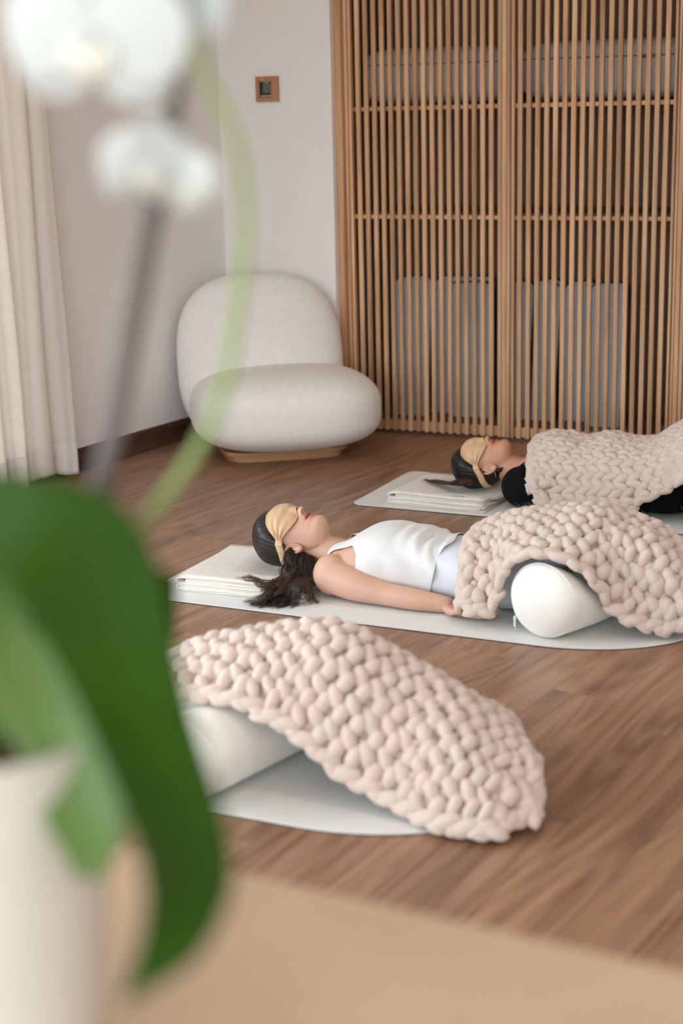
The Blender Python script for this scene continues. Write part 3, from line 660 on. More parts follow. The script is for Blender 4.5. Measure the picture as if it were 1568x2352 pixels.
me = union('body', A1, .0036, 3); tint(me, skin_tint(H1, (208, 164, 140), (178, 96, 92)))
b1 = link_mesh('body', me, M['skin'], P1)
for sd in (1, -1): base = H1.ear(P1, sd, .342)
er = H1.w(head_local(.305, math.radians(99), .004, False)); V, F = tube([er+H1.r*.004+np.array([.011*math.cos(t), 0, .011*math.sin(t)])-np.array([-.004, 0, .008]) for t in np.linspace(-2.2, 2.6, 20)], .0012, 8); mesh('earring', V, F, M['silver'], P1)
# tank top: clipped from the torso with wrinkles
def garment(name, S, yc, n, m_, fclip, wrf, mt, P, th_=.002):
    R_ = torso_rings(S, yc, n, m_, .005); V, F = rings(R_, cap=False); N_ = vnormals(V, F)
    cen = np.repeat(R_.mean(1), m_, 0); sgn = np.sign(np.einsum('ij,ij->i', N_, V-cen)); N_ *= sgn[:, None]
    V = V+N_*wrf(V)[:, None]; f = fclip(V); V, F = clip(V, F, f); V[:, 2] = np.maximum(V[:, 2], .0075); o = mesh(name, V, F, mt, P); thick(o, th_, 0); return o
def f_top(V):
    x, y, z = V.T; a = np.abs(y-YC1)
    neck = x-np.interp(a, [0, .03, .055, .075, .2], [-2.035, -2.055, -2.092, -2.118, -2.16])
    arm = np.interp(x, [-2.2, -2.13, -2.095, -2.05, -2.01, -1.985, -1.96], [.10, .104, .102, .112, .130, .158, .40])-a
    hemx = -1.742+.03*np.clip((z-.05)/.14, 0, 1)+.008*np.sin(y*40)-x
    back = x+2.09+np.where(z < .07, 0, 1)
    return np.minimum(np.minimum(neck, arm), np.minimum(hemx, back))
def w_top(V):
    x, y, z = V.T; g = np.clip((x+1.93)/.12, 0, 1); k = np.clip((z-.02)/.1, 0, 1)
    q = .0060*np.sin((x*1.0+.16*(y-4.4)+.35*z)*140+2*np.sin(y*22))*g*(.5+.5*np.sin(y*31+x*9))+.0052*np.sin((x*.6+.7*z)*85+1.3)*g+.003*np.sin((x-.9*(y-4.3))*70)*(1-g)*.5
    return q*k+.0012*g+.0015
garment('tank_top', T1, YC1, 190, 150, f_top, w_top, M['top'], P1)
A = [rings(torso_rings(T1[5:], YC1, 40, 64, .003))]+limbs1(.004)
me = union('leggings', A, .006, 4); lo = link_mesh('tmp', me, M['leg'])
V = np.array([v.co for v in me.vertices]); F = [tuple(p.vertices) for p in me.polygons]; V, F = clip(V, F, np.minimum(V[:, 0]+1.79, -.86-V[:, 0])); bpy.data.objects.remove(lo)
V[:, 2] = np.maximum(V[:, 2], .0072); mesh('leggings', V, F, M['leg'], P1)
def hairline1(h, t):
    return h-np.interp(t, [0, .35, .8, 1.1, 1.3, 1.42, 1.55, 1.75, 2.1, 3.15], [.80, .80, .765, .69, .60, .50, .46, .42, .32, .20])
H1.cap('hair', M['hair'], P1, .015, hairline1)
G1 = [[(-2.280,4.362,0.075),(-2.238,4.316,0.060),(-2.221,4.192,0.064),(-2.252,4.193,0.066),(-2.290,4.215,0.070),(-2.339,4.234,0.068)],
[(-2.264,4.393,0.090),(-2.213,4.266,0.065),(-2.217,4.168,0.050),(-2.246,4.149,0.020),(-2.288,4.164,0.015)],
[(-2.265,4.420,0.090),(-2.206,4.261,0.060),(-2.216,4.232,0.020),(-2.225,4.166,0.010),(-2.257,4.149,0.010)],
[(-2.260,4.449,0.090),(-2.189,4.303,0.050),(-2.187,4.260,0.015),(-2.174,4.179,0.010),(-2.177,4.154,0.010)],
[(-2.247,4.454,0.090),(-2.184,4.348,0.045),(-2.172,4.298,0.020),(-2.164,4.213,0.010),(-2.189,4.178,0.010)],
[(-2.220,4.446,0.080),(-2.178,4.368,0.040),(-2.162,4.345,0.014),(-2.132,4.302,0.010),(-2.127,4.220,0.010)],
[(-2.282,4.396,0.080),(-2.229,4.322,0.062),(-2.194,4.216,0.060),(-2.229,4.231,0.066),(-2.194,4.238,0.075),(-2.192,4.187,0.050),(-2.253,4.185,0.020)]]
def strand(path, r0, n=26, sides=5, jit=.006, wav=.004):
    P = np.array(path, float); P = P+rng.normal(0, 1, P.shape)*jit*np.linspace(.6, 1.3, len(P))[:, None]; Q = spline(P, n)
    t = np.linspace(0, 1, n); ph_ = rng.uniform(0, 6.28, 3); fq = rng.uniform(1.5, 3.5)
    Q += np.stack([np.sin(fq*6.28*t+ph_[k]) for k in range(3)], 1)*wav*(t*1.2)[:, None]; Q[:, 2] = np.maximum(Q[:, 2], .0075+r0)
    return tube(Q, r0*(1-.75*t**1.5), sides, round_caps=False)
tw1 = bpy.data.objects['folded_towel']
def lie(x, y, two=False):
    """height of what hair lies on: towel or mat"""
    x0, y0, r, W, D = (-2.392, 5.50, -.06, .407, .36) if two else (-2.575, 4.205, .055, .445, .395)
    u = (x-x0)*math.cos(r)+(y-y0)*math.sin(r); v = -(x-x0)*math.sin(r)+(y-y0)*math.cos(r)
    ru = np.clip(np.minimum(u+.02, W+.03-u)/.028, 0, 1); rv = np.clip(np.minimum(v+.034, D+.03-v)/.022, 0, 1); return .0072+.0563*np.minimum(ru, rv)
def clump(path, nst, rad, r0=.0006, jc=.004, tip=1.5, wav=.0015, n=30, sides=4, two=False):
    P = np.array(path, float); out = []; ph_ = rng.uniform(0, 6.28, 3)
    for _ in range(nst):
        Q = spline(P+rng.normal(0, rad*.5, 3)*np.linspace(1, tip, len(P))[:, None]+rng.normal(0, .0006, P.shape), n); t = np.linspace(0, 1, n)
        Q += np.stack([np.sin(11*t+ph_[k]+rng.normal(0, .25)) for k in range(3)], 1)*wav*t[:, None]
        rr = r0*rng.uniform(.7, 1.3)*(1-.7*t**2); Q[:, 2] = np.maximum(Q[:, 2], lie(Q[:, 0], Q[:, 1], two)+rr+.0006); out.append(tube(Q, rr, sides, round_caps=False))
    return out
dark, tips = [], []
for g in G1:
    g = np.array(g); g[0, 0] = max(g[0, 0], -2.240)
    for c_ in range(9):
        gc = g+rng.normal(0, 1, g.shape)*np.array((.010, .010, .004))*np.linspace(.4, 1.15, len(g))[:, None]; tips += clump(gc, 8, .0035, .0007, wav=.006)
    for c_ in range(3): tips += clump(g+rng.normal(0, .010, g.shape)*np.array((1, 1, .4)), 2, .002, .0004, wav=.006)
for k in range(150):          # from behind the ear over the shoulder side, down to the mat
    q = k/149+rng.normal(0, .04); lp = lambda a, b: np.array(a)*(1-q)+np.array(b)*q; J = lambda sc: rng.normal(0, sc, 3)
    a = lp((-2.242, 4.376, .135), (-2.172, 4.398, .104)); b = lp((-2.245, 4.343, .112), (-2.155, 4.358, .084))+J(.004)
    c = lp((-2.232, 4.315, .080), (-2.148, 4.325, .050))+J(.006); d = lp((-2.215, 4.262, .052), (-2.140, 4.275, .022))+J(.008)
    e = lp((-2.235, 4.195, .02), (-2.115, 4.235, .010))+J(.014); f_ = e+np.array([rng.normal(-.015, .016), rng.normal(-.018, .012), 0])
    (dark if rng.uniform() < .72 else tips).extend(clump([a, b, c, d, e, f_], 8, .004, .0008, wav=.004, n=26))
for k in range(14):          # the curl on top
    t_ = np.linspace(0, 5.5+rng.uniform(0, 1.5), 9); rr_ = np.linspace(.024, .007, 9)
    tips += clump(np.c_[-2.203+rr_*np.cos(t_+1.2), 4.29+rr_*1.1*np.sin(t_+1.2), .078+rng.uniform(-.006, .006)-.0*t_], 5, .004, .0007, wav=.001, n=34)
V, F = join(dark); tag(mesh('hair_lengths', V, F, M['hair'], P1), kind='stuff')
V, F = join(tips); tag(mesh('hair_lengths', V, F, M['hairtip'], P1), 'brown wavy hair ends', kind='stuff')
me = union('hair_mass', [tube([(-2.222, 4.42, .094), (-2.205, 4.395, .070), (-2.192, 4.352, .054), (-2.18, 4.305, .032)], [.026, .029, .027, .018], 24, 20)], .005, 6)
v = np.empty(len(me.vertices)*3); me.vertices.foreach_get('co', v); v = v.reshape(-1, 3); v[:, 2] = np.maximum(v[:, 2], np.where(v[:, 1] < 4.425, lie(v[:, 0], v[:, 1])+.001, v[:, 2])); me.vertices.foreach_set('co', v.ravel())
link_mesh('hair_mass', me, M['hair'], P1)
H1.mask('satin sleep masks over the eyes', 'champagne satin sleep mask on the face of the woman in white', M['satin'], 1)
# ---------------- woman in black
P2 = tag(empty('person', (0, 0, 0)), 'woman in black long-sleeved top lying on her back under a knitted blanket, farther away', 'person', 'women lying down')
a2 = .22; H2 = Head(-1.96, 5.745, .166, a2, .12, .97); YC2 = 5.775
T2 = np.array([(-1.945, .145, .04, .075), (-1.90, .165, .015, .145), (-1.84, .18, .008, .165), (-1.76, .185, .008, .158), (-1.66, .182, .008, .145), (-1.55, .19, .01, .140), (-1.44, .185, .008, .168), (-1.34, .18, .01, .17), (-1.28, .16, .02, .15)])
A2 = [H2.solid(), tube([(-2.04, 5.74, .135), (-1.97, 5.745, .125), (-1.88, 5.76, .098)], [.052, .052, .062], 32, 14), rings(torso_rings(T2, YC2))]
def legs2(inf=0):
    return [tube([(-1.36, YC2+s*.08, .10), (-1.25, YC2+s*.08, .195), (-1.10, YC2+s*.075, .295), (-1.02, YC2+s*.075, .305), (-.93, YC2+s*.075, .20), (-.85, YC2+s*.075, .065)], np.array([.088, .076, .06, .054, .046, .036])+inf, 22, 40) for s in (-1, 1)]
def arms2(inf=0):
    o = []
    for s in (-1, 1):
        yy = lambda v: YC2+s*v
        o.append(sellip((-1.892, yy(.145), .083), (.068+inf, .062+inf, .072+inf), 2, 2, 28, 18))
        o.append(tube([(-1.885, yy(.15), .08), (-1.78, yy(.150), .062), (-1.67, yy(.150), .056), (-1.65, yy(.13), .082), (-1.71, yy(.09), .150), (-1.775, yy(.045), .195)], np.array([.062, .052, .044, .042, .036, .027])+inf, 24, 44))
    return o
A2 += legs2()+arms2()
for s in (-1, 1):
    A2 += hand((-1.775, YC2+s*.045, .200), (-.96, s*.05-.02, -.16), (-.1, 0, -1), (.0, -s*1.0, .0), .9, .18)
    A2 += foot(-.835, YC2+s*.078, s)
me = union('body', A2, .0040, 3); tint(me, skin_tint(H2, (196, 142, 112), (168, 88, 82))); link_mesh('body', me, M['skin'], P2)
for sd in (1, -1): H2.ear(P2, sd, .328)
er = H2.w(head_local(.27, math.radians(100), .006, False)); V, F = tube([er+H2.r*.004+np.array((.001*math.sin(t*3), -.002, 0))+np.array((.010*t, 0, -.034*t)) for t in np.linspace(0, 1, 10)], .0014, 8); mesh('earring', V, F, M['silver'], P2)
A = [rings(torso_rings(T2, YC2, 60, 64, .004))]+arms2(.004)
me = union('t', A, .006, 4); V = np.array([v.co for v in me.vertices]); F = [tuple(p.vertices) for p in me.polygons]; bpy.data.meshes.remove(me)
x, y, z = V.T; a = np.abs(y-YC2); fcl = np.minimum(x-np.interp(a, [0, .05, .085, .12, .3], [-1.845, -1.865, -1.905, -1.955, -2.1]), -1.31-x)
hb_ = np.linalg.norm(V-np.array([-1.81, 5.76, .215]), axis=1)-.075; fcl = np.minimum(fcl, hb_)
V, F = clip(V, F, fcl); V[:, 2] = np.maximum(V[:, 2], .0092); o = mesh('long_sleeved_top', V, F, M['black'], P2); thick(o, .002, 1)
me = union('t', [rings(torso_rings(T2[4:], YC2, 40, 64, .006))]+legs2(.005), .007, 4); V = np.array([v.co for v in me.vertices]); F = [tuple(p.vertices) for p in me.polygons]; bpy.data.meshes.remove(me)
V, F = clip(V, F, np.minimum(V[:, 0]+1.50, V[:, 2]-.0)); V[:, 2] = np.maximum(V[:, 2], .0072); mesh('trousers', V, F, M['black'], P2)
def hairline2(h, t):
    return h-np.interp(t, [0, .35, .8, 1.1, 1.3, 1.45, 1.6, 1.8, 2.1, 3.15], [.82, .82, .78, .70, .62, .54, .48, .30, .10, .02])
H2.cap('hair', M['hair2'], P2, .016, hairline2)
st = []
for k in range(40):          # the lock lying on the towel
    q = rng.uniform(); a = np.array([-2.095-.06*q, 5.672+rng.normal(0, .006)-.01*q, .082+rng.normal(0, .006)]); b = a+np.array([-.03, -.018, -.014])
    c = np.array([-2.13-.05*q, 5.648+rng.normal(0, .007), .064]); d = c+np.array([-.07, .012+rng.normal(0, .006), 0]); e = d+np.array([-.05*q-.02, .03*q+rng.normal(0, .006), 0])
    st += clump([a, b, c, d, e], 7, .004, .0008, wav=.001, n=24, two=True)
V, F = join(st); tag(mesh('hair_lengths', V, F, M['hairtip'], P2), 'dark brown lock', kind='stuff')
H2.mask('satin sleep masks over the eyes', 'champagne satin sleep mask on the face of the woman in black', M['satin'], 1)
# ------------------------------------------------------------------ chunky knitted blankets
def lobe_mesh(nu=10, nv=9):
    u = np.linspace(0, 2*np.pi, nu, endpoint=False); t = np.linspace(-1, 1, nv)[1:-1]
    R_ = []
    for s in t:
        r = (1-abs(s)**2.3)**.62*(1+.12*s); R_.append(np.c_[np.full(nu, s), r*np.cos(u), r*np.sin(u)])
    R_ = np.array(R_); V, F = rings(R_, cap=False); k = len(V); V = np.concatenate([V, [(-1, 0, 0), (1, 0, 0)]])
    F = [tuple(q) for q in F]+[(k, (j+1) % nu, j) for j in range(nu)]+[(k+1, (len(t)-1)*nu+j, (len(t)-1)*nu+(j+1) % nu) for j in range(nu)]
    return V, F
LV, LF = lobe_mesh()
class Lobes:
    def __init__(s): s.V = []; s.F = []; s.n = 0
    def add(s, c, d, n, L_, W, H):
        d = d/np.linalg.norm(d); n = n-d*(n@d); n /= np.linalg.norm(n); b = np.cross(n, d)
        L_, W, H = (q*rng.uniform(.92, 1.1) for q in (L_, W, H))
        bend = LV[:, 0]**2*-.18*H
        s.V.append(c+LV[:, :1]*L_*d+LV[:, 1:2]*W*b+(LV[:, 2:]*H+bend[:, None])*n); s.F += [tuple(i+s.n for i in f) for f in LF]; s.n += len(LV)
    def out(s):
        V = np.concatenate(s.V); V[:, 2] = np.maximum(V[:, 2], .0074); return V, s.F
class Sheet:
    """five rows of control points (near edge ... far edge), each a list along the blanket"""
    def __init__(s, rows, nu=200, nv=90):
        R_ = np.array([spline(r, nu) for r in rows]); s.G = np.stack([spline(R_[:, i], nv) for i in range(nu)], 1)     # (nv, nu, 3)
        s.nu, s.nv = nu, nv
        du = np.linalg.norm(np.diff(s.G, axis=1), axis=2).mean(0); dv = np.linalg.norm(np.diff(s.G, axis=0), axis=2).mean(1)
        s.LU, s.LV = du.sum(), dv.sum(); s.cu = np.r_[0, np.cumsum(du)]/s.LU; s.cv = np.r_[0, np.cumsum(dv)]/s.LV
        s.frames()
    def frames(s):
        s.Tu = np.gradient(s.G, axis=1); s.Tv = np.gradient(s.G, axis=0); N_ = np.cross(s.Tu, s.Tv); N_ /= np.linalg.norm(N_, axis=2)[..., None]+1e-12
        N_ *= np.where(N_[..., 2:].mean() < 0, -1, 1); s.N = N_
    def drape(s, objs, clear=.023, wide=.034):
        """let the sheet rest on what lies under it"""
        bpy.context.view_layer.update(); dg = bpy.context.evaluated_depsgraph_get(); V, F = [], []; n = 0
        for o in objs:
            me = o.evaluated_get(dg).to_mesh(); mw = np.array(o.matrix_world); v = np.empty(len(me.vertices)*3); me.vertices.foreach_get('co', v); v = v.reshape(-1, 3)@mw[:3, :3].T+mw[:3, 3]
            V.append(v); F += [tuple(i+n for i in p.vertices) for p in me.polygons]; n += len(v)
        t = BVHTree.FromPolygons([tuple(q) for q in np.concatenate(V)], F); D = np.zeros(s.G.shape[:2])
        def top(x, y):
            h = t.ray_cast(Vector((x, y, 1.2)), Vector((0, 0, -1)))[0]; return h.z if h else -1
        xs = np.arange(s.G[..., 0].min()-.03, s.G[..., 0].max()+.03, .006); ys_ = np.arange(s.G[..., 1].min()-.03, s.G[..., 1].max()+.03, .006)
        Hm = np.array([[top(x, y) for y in ys_] for x in xs]); k = int(wide/.006); P = np.pad(Hm, k, constant_values=-1); Hd = Hm.copy()
        for a in range(2*k+1):
            for b in range(2*k+1):
                if (a-k)**2+(b-k)**2 <= k*k: Hd = np.maximum(Hd, P[a:a+Hm.shape[0], b:b+Hm.shape[1]])
        ix = np.clip(((s.G[..., 0]-xs[0])/.006).round().astype(int), 0, len(xs)-1); iy = np.clip(((s.G[..., 1]-ys_[0])/.006).round().astype(int), 0, len(ys_)-1)
        D = np.maximum(Hd[ix, iy]+clear-s.G[..., 2], 0); D0 = D.copy()
        for _ in range(14):
            P = np.pad(D, 1, mode='edge'); D = np.maximum(D0, (P[:-2, 1:-1]+P[2:, 1:-1]+P[1:-1, :-2]+P[1:-1, 2:]+2*D)/6)
        s.G[..., 2] += D; s.frames(); return D0.max()
    def at(s, u, v):
        i = np.interp(np.clip(u, 0, 1), s.cu, np.arange(s.nu)); j = np.interp(np.clip(v, 0, 1), s.cv, np.arange(s.nv))
        i0, j0 = min(int(i), s.nu-2), min(int(j), s.nv-2); f, g = i-i0, j-j0
        def lp(A_): return (A_[j0, i0]*(1-f)+A_[j0, i0+1]*f)*(1-g)+(A_[j0+1, i0]*(1-f)+A_[j0+1, i0+1]*f)*g
        tu, tv, n = lp(s.Tu), lp(s.Tv), lp(s.N); return lp(s.G), tu/np.linalg.norm(tu), tv/np.linalg.norm(tv), n/np.linalg.norm(n)
def edge_chain(S, ends=('near', 'left', 'right', 'far'), pitch=.050, L_=.045, W=.0205):
    E_ = Lobes()
    for e in ends:
        tot = S.LU if e in ('near', 'far') else S.LV; k = int(tot/pitch)
        for i in range(k+1):
            q = min(max(i/k, .012), .982); u, v = {'near': (q, 0.0), 'far': (q, 1.0), 'left': (0.0, q), 'right': (1.0, q)}[e]
            p, tu, tv, n = S.at(u, v); d = tu if e in ('near', 'far') else tv; inn = {'near': tv, 'far': -tv, 'left': tu, 'right': -tu}[e]
            E_.add(p+n*.003+inn*.002*(-1)**i, d+inn*(.42)+n*.12, n, L_, W, .0165)
            E_.add(p+n*.001-inn*.006+d*pitch*.5, d-inn*.25-n*.2, n, L_*.8, W*.85, .0145)
    return E_.out()
def backing(S, drop=.001):
    G = S.G-S.N*drop; G[..., 2] = np.maximum(G[..., 2], .008); n, k = G.shape[:2]; G = G[::3, ::3]; return rings(G, closed=False, cap=False)
def column(S, u):
    vs = np.linspace(0, 1, 60); P = np.array([S.at(u, v)[0] for v in vs]); d = np.r_[0, np.cumsum(np.linalg.norm(np.diff(P, axis=0), axis=1))]; return vs, d
def ropes(S, rp=.043, p=.0355, tilt=.50):
    Lb = Lobes(); K = int(S.LU/rp); du = .5/K
    for i in range(K):
        u = (i+.5)/K; vs, d = column(S, u); J = max(4, round(d[-1]/p)); ph_ = rng.uniform(-.3, .3); sgn = 1 if rng.uniform() < .75 else -1; sp = d[-1]/J/p
        for j in range(1, J):
            v = np.interp((j+ph_)/J*d[-1], d, vs); sg = sgn if j % 2 else -sgn
            q, tu, tv, n = S.at(u, v); wl = np.clip(np.linalg.norm(S.at(min(u+du, 1), v)[0]-S.at(max(u-du, 0), v)[0])/rp, .6, 1.35)
            Lb.add(q+tu*sg*.0080*wl+n*(.008+rng.normal(0, .0014)+.003*math.sin(v*9+u*23)), tv+tu*sg*tilt+n*.26*sg, n, .0345*sp, .0184*wl, .0192*(wl+1)/2)
            if j % 2 == 0:
                q, tu, tv, n = S.at(u+du, v); Lb.add(q-n*.002+tu*rng.normal(0, .002), tv+tu*rng.normal(0, .4), n, .021, .0150*wl, .0140)
    return Lb.out()
def chains(S, rp=.052, p=.044):
    Lb = Lobes(); J = int(S.LV/rp); K = int(S.LU/p)
    for j in range(J):
        v = (j+.5)/J; ph_ = .5*(j % 2)
        for i in range(K):
            u = (i+ph_+.3)/K
            for sg in (-1, 1):
                q, tu, tv, n = S.at(u, v+sg*.0125/S.LV); Lb.add(q+n*(.006+rng.normal(0, .001)), tu+tv*sg*.52+n*.10, n, .040, .0182, .0178)
    return Lb.out()
def fuzz(S, count=5500):
    Pp = []
    for k in range(count):
        q, tu, tv, n = S.at(rng.uniform(), rng.uniform()); q = q+n*.018+rng.normal(0, .004, 3); d = n*.7+tu*rng.normal(0, .7)+tv*rng.normal(0, .7); L_ = rng.uniform(.005, .018)
        b = rng.normal(0, .3, 3); pts = np.array([q, q+d*L_*.5, q+(d+b)*L_]); w_ = .00022
        s_ = np.cross(d, (0, 0, 1.)); s_ = s_/(np.linalg.norm(s_)+1e-9)*w_; t_ = np.cross(d, s_); t_ = t_/(np.linalg.norm(t_)+1e-9)*w_
        Rr = np.array([[p+s_*f, p-s_*.5*f+t_*.87*f, p-s_*.5*f-t_*.87*f] for p, f in zip(pts, (1, .8, .3))]); Pp.append(rings(Rr))
    V, F = join(Pp); V[:, 2] = np.maximum(V[:, 2], .0075); return V, F
def kids(o): return [c for c in o.children if c.type == 'MESH' and not c.name.startswith(('hair', 'ear', 'sleep'))]
def blanket(rows, label, style, loc, under=()):
    B = tag(empty('knitted_blanket', loc), label, 'blanket', 'chunky knitted blush blankets'); L0 = np.array(loc); S = Sheet(rows)
    if under: S.drape([c for o in under for c in kids(o)])
    V, F = ropes(S) if style == 'ropes' else chains(S); mesh('stitches', V-L0, F, M['wool'], B)
    V, F = backing(S); mesh('backing', V-L0, F, M['wool'], B)
    V, F = edge_chain(S); mesh('edge_braid', V-L0, F, M['wool'], B)
    V, F = fuzz(S); tag(mesh('fuzz', V-L0, F, M['wool'], B), kind='stuff'); return S
def mk(near, crest, yf, zf, yn2, dxs, dxf, rise=.72, far_y2=None, fall=.62):
    """near and crest rows given; shoulder rows and the far edge follow"""
    near, crest = np.array(near), np.array(crest); n = len(near)
    sh = near*(1-.45)+crest*.45; sh[:, 2] = near[:, 2]+(crest[:, 2]-near[:, 2])*rise; sh[:, 1] = near[:, 1]+(crest[:, 1]-near[:, 1])*.38
    far = crest.copy(); far[:, 0] += dxf; far[:, 1] = yf; far[:, 2] = zf
    fs = crest*.45+far*.55; fs[:, 2] = far[:, 2]+(crest[:, 2]-far[:, 2])*fall
    return [near, sh, crest, fs, far]
n1 = [(-1.60,4.220,.074),(-1.555,4.200,.060),(-1.50,4.208,.076),(-1.474,4.203,.146),(-1.435,4.195,.208),(-1.34,4.19,.240),(-1.27,4.19,.234),(-1.21,4.20,.175),(-1.15,4.23,.105),(-1.09,4.25,.068),(-1.02,4.28,.045),(-.96,4.30,.052),(-.90,4.31,.050)]
c1 = [(-1.655,4.50,.205),(-1.615,4.5,.232),(-1.57,4.5,.245),(-1.52,4.5,.268),(-1.46,4.5,.285),(-1.37,4.5,.295),(-1.30,4.5,.308),(-1.24,4.5,.310),(-1.18,4.5,.285),(-1.12,4.5,.250),(-1.05,4.5,.212),(-.98,4.5,.175),(-.92,4.5,.16)]
blanket(mk(n1, c1, 4.76, .05, 0, 0, -.03, fall=.78), 'chunky knitted blush blanket over the hips and knees of the woman in white', 'ropes', (-1.2, 4.5, .02), (P1, B1))
n2 = [(-1.815,5.535,.060),(-1.76,5.525,.055),(-1.67,5.52,.066),(-1.59,5.52,.065),(-1.53,5.52,.062),(-1.46,5.52,.065),(-1.38,5.525,.108),(-1.31,5.53,.148),(-1.25,5.54,.190),(-1.12,5.55,.26),(-.98,5.55,.23),(-.86,5.57,.11)]
c2 = [(-1.875,5.75,.228),(-1.81,5.75,.248),(-1.74,5.75,.238),(-1.66,5.75,.24),(-1.59,5.75,.258),(-1.51,5.75,.248),(-1.45,5.75,.246),(-1.39,5.75,.262),(-1.31,5.75,.318),(-1.12,5.75,.40),(-.97,5.75,.39),(-.86,5.75,.25)]
blanket(mk(n2, c2, 6.03, .05, 0, 0, -.03, fall=.88), 'chunky knitted blush blanket with plaited rows over the woman in black', 'chains', (-1.4, 5.75, .02), (P2, B2))
n3 = [(-1.90,2.93,.196),(-1.85,2.925,.214),(-1.773,2.92,.221),(-1.70,2.92,.226),(-1.63,2.92,.219),(-1.575,2.92,.200),(-1.53,2.92,.184),(-1.477,2.92,.155),(-1.414,2.92,.108),(-1.36,2.92,.080),(-1.29,2.92,.054),(-1.22,2.905,.036),(-1.155,2.885,.030),(-1.09,2.885,.028),(-1.035,2.895,.030),(-.972,2.975,.044)]
c3 = [(-1.97,3.15,.175),(-1.91,3.15,.225),(-1.83,3.15,.258),(-1.76,3.15,.28),(-1.69,3.15,.302),(-1.63,3.15,.315),(-1.57,3.15,.326),(-1.51,3.15,.330),(-1.44,3.15,.318),(-1.39,3.15,.296),(-1.33,3.15,.262),(-1.26,3.15,.228),(-1.19,3.15,.198),(-1.12,3.15,.162),(-1.055,3.12,.125),(-.99,3.09,.07)]
R3_ = mk(n3, c3, 3.38, .04, 0, 0, -.03); R3_[2][-1] = (-1.0, 3.07, .095); R3_[3][-1] = (-1.035, 3.16, .075); R3_[4][-1] = (-1.12, 3.22, .03); R3_[4][-2] = (-1.16, 3.30, .03); R3_[3][-2] = (-1.10, 3.20, .09)
blanket(R3_, 'chunky knitted blush blanket nearest the camera, over a bolster on the front mat', 'ropes', (-1.4, 3.1, .02), (B3,))
# ------------------------------------------------------------------ table and orchid in the foreground
TB = tag(empty('side_table', (-.55, .85, 0)), 'light wood table top in the foreground under the potted orchid', 'table')
V, F = box(-.95, 1.0, -.45, .415, .715, .75, .006); V[:, 1] += -.036*V[:, 0]/1.0+.0; mesh('table_top', V+np.array((0, .02, 0)), F, M['table'], TB, smooth=False)
for x in (-.88, .93):
    for y in (-.38, .32): V, F = box(x-.025, x+.025, y-.025, y+.025, 0, .715, .003); mesh('leg', V, F, M['table'], TB, smooth=False)
PO = tag(empty('potted_orchid', (-.71, .885, .75)), 'white-flowered orchid with broad green leaves in a cream pot, close to the camera', 'plant'); PL0 = np.array(PO.location)
pr = [(.062, 0), (.068, .004), (.076, .10), (.084, .22), (.088, .305), (.088, .312), (.082, .312), (.08, .27), (.0005, .265)]
th = np.linspace(0, 2*np.pi, 64, endpoint=False); V, F = rings(np.array([np.c_[r*np.cos(th), r*np.sin(th), np.full(64, z)] for r, z in pr])); mesh('pot', V, F, M['pot'], PO)
V, F = sellip((0, 0, .27), (.078, .078, .02), 2, 2, 40, 14); V = V+rng.normal(0, .003, V.shape); mesh('bark', V, F, M['bark'], PO)
def leaf(P, wd, nrm, mt, fold=.18, n=40, k=13):
    P = spline(P, n); wd = np.interp(np.linspace(0, 1, n), np.linspace(0, 1, len(wd)), wd); T_ = np.gradient(P, axis=0); T_ /= np.linalg.norm(T_, axis=1)[:, None]
    nrm = np.array([np.interp(np.linspace(0, 1, n), np.linspace(0, 1, len(nrm)), np.array(nrm)[:, i]) for i in range(3)]).T
    S_ = np.cross(T_, nrm); S_ /= np.linalg.norm(S_, axis=1)[:, None]; N_ = np.cross(S_, T_); s = np.linspace(-1, 1, k)
    R_ = np.array([P[i]+S_[i]*(s*wd[i])[:, None]+N_[i]*(fold*wd[i]*(np.abs(s)**1.6-.4))[:, None] for i in range(n)])
    V, F = rings(R_, closed=False, cap=False); o = mesh('leaf', V-PL0, F, mt, PO); thick(o, .0022, 0); return o
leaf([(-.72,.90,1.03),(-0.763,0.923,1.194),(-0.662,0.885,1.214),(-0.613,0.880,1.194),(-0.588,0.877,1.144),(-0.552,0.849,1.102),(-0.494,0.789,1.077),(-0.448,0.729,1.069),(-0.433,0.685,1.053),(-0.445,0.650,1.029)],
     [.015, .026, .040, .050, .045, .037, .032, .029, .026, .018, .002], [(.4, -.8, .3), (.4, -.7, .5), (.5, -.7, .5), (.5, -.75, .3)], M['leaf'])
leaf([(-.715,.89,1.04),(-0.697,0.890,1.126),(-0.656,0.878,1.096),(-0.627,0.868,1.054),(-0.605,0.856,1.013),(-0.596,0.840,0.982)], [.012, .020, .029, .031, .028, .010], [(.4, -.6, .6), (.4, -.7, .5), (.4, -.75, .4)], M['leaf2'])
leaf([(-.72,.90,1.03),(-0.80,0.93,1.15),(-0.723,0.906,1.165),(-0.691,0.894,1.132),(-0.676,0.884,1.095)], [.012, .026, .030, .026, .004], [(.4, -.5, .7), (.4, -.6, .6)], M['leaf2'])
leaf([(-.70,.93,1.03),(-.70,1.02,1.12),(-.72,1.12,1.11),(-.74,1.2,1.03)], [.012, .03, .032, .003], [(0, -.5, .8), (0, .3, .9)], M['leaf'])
SP = [(-.70,.92,1.02),(-0.674,0.935,1.087),(-0.650,0.965,1.153),(-0.619,0.971,1.205),(-0.600,0.976,1.229),(-0.581,0.981,1.255),(-0.564,0.985,1.285),(-0.558,0.997,1.315),(-0.555,1.010,1.357),(-0.554,1.021,1.394),(-0.551,1.022,1.431),(-0.551,1.019,1.462),(-0.554,1.013,1.486),(-0.564,1.004,1.513),(-0.573,0.997,1.542),(-0.579,0.991,1.574),(-0.583,0.987,1.605)]
V, F = tube(SP, np.linspace(.0048, .0032, len(SP)), 10, 80); mesh('stem', V-PL0, F, M['stem'], PO)
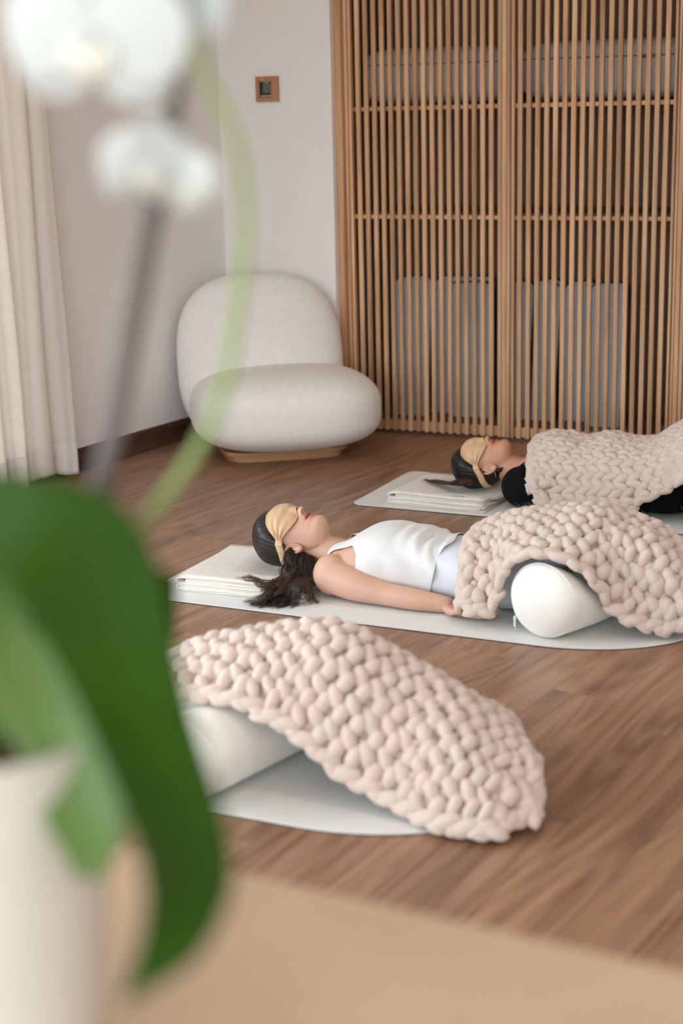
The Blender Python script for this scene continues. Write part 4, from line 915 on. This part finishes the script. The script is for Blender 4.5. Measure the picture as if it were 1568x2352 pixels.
SP2 = [(-.705,.90,1.0),(-0.691,0.948,1.080),(-0.670,0.980,1.198),(-0.656,0.995,1.271),(-0.645,1.009,1.342),(-0.630,1.012,1.406),(-0.615,1.010,1.456),(-0.601,1.006,1.502),(-0.597,1.009,1.547),(-0.601,1.021,1.594),(-.61,1.03,1.66)]
V, F = tube(SP2, .0090, 10, 60); mesh('stake', V-PL0, F, M['stem2'], PO)
def flower(c, facing, upv, sc):
    c = np.array(c, float); f = np.array(facing, float); f /= np.linalg.norm(f); u = np.array(upv, float); u -= f*(u@f); u /= np.linalg.norm(u); r = np.cross(u, f)
    fo = empty('flower', tuple(c-PL0)); fo.parent = PO
    def pet(ang_, L_, W, name, mt, cup=.2, lift=0):
        d = u*math.cos(ang_)+r*math.sin(ang_); s_ = np.cross(f, d); n, k = 14, 9; R_ = []
        for t in np.linspace(0, 1, n):
            w_ = W*math.sin(math.pi*min(t*.93+.05, 1))**.7; x = np.linspace(-1, 1, k)
            R_.append(d*(t*L_)+s_*(x*w_)[:, None]+f*((lift+cup*t*(1-t)*1.2*L_)-.12*w_*x**2-.15*L_*t*t)[:, None])
        V, F = rings(np.array(R_), closed=False, cap=False); o = mesh(name, V*sc, F, mt, fo); thick(o, .0012, 0)
    for a in (0, 2.2, -2.2): pet(a, .050, .019, 'sepal', M['petal'], .1, -.002)
    for a in (1.35, -1.35): pet(a, .055, .034, 'petal', M['petal'], .15, .001)
    for a in (2.6, -2.6, math.pi): pet(a, .022, .010, 'lip', M['lip'], .6, .004)
    V, F = sellip(f*.006*sc, (.006*sc,)*3, 2, 2, 16, 10); mesh('column', V, F, M['petal'], fo)
    return fo
flower((-0.638, 0.968, 1.550), (.15, -.9, -.1), (.1, 0, 1), 1.3)
flower((-0.606, 0.985, 1.462), (.75, -.5, -.25), (.3, 0, 1), .72)
flower((-0.588, 1.005, 1.448), (-.2, -.9, -.3), (-.5, 0, 1), .55)
flower((-0.578, 1.012, 1.574), (.3, .8, .1), (0, 0, 1), .7)
flower((-0.664, 0.978, 1.628), (.1, -.9, .15), (0, 0, 1), 1.0)
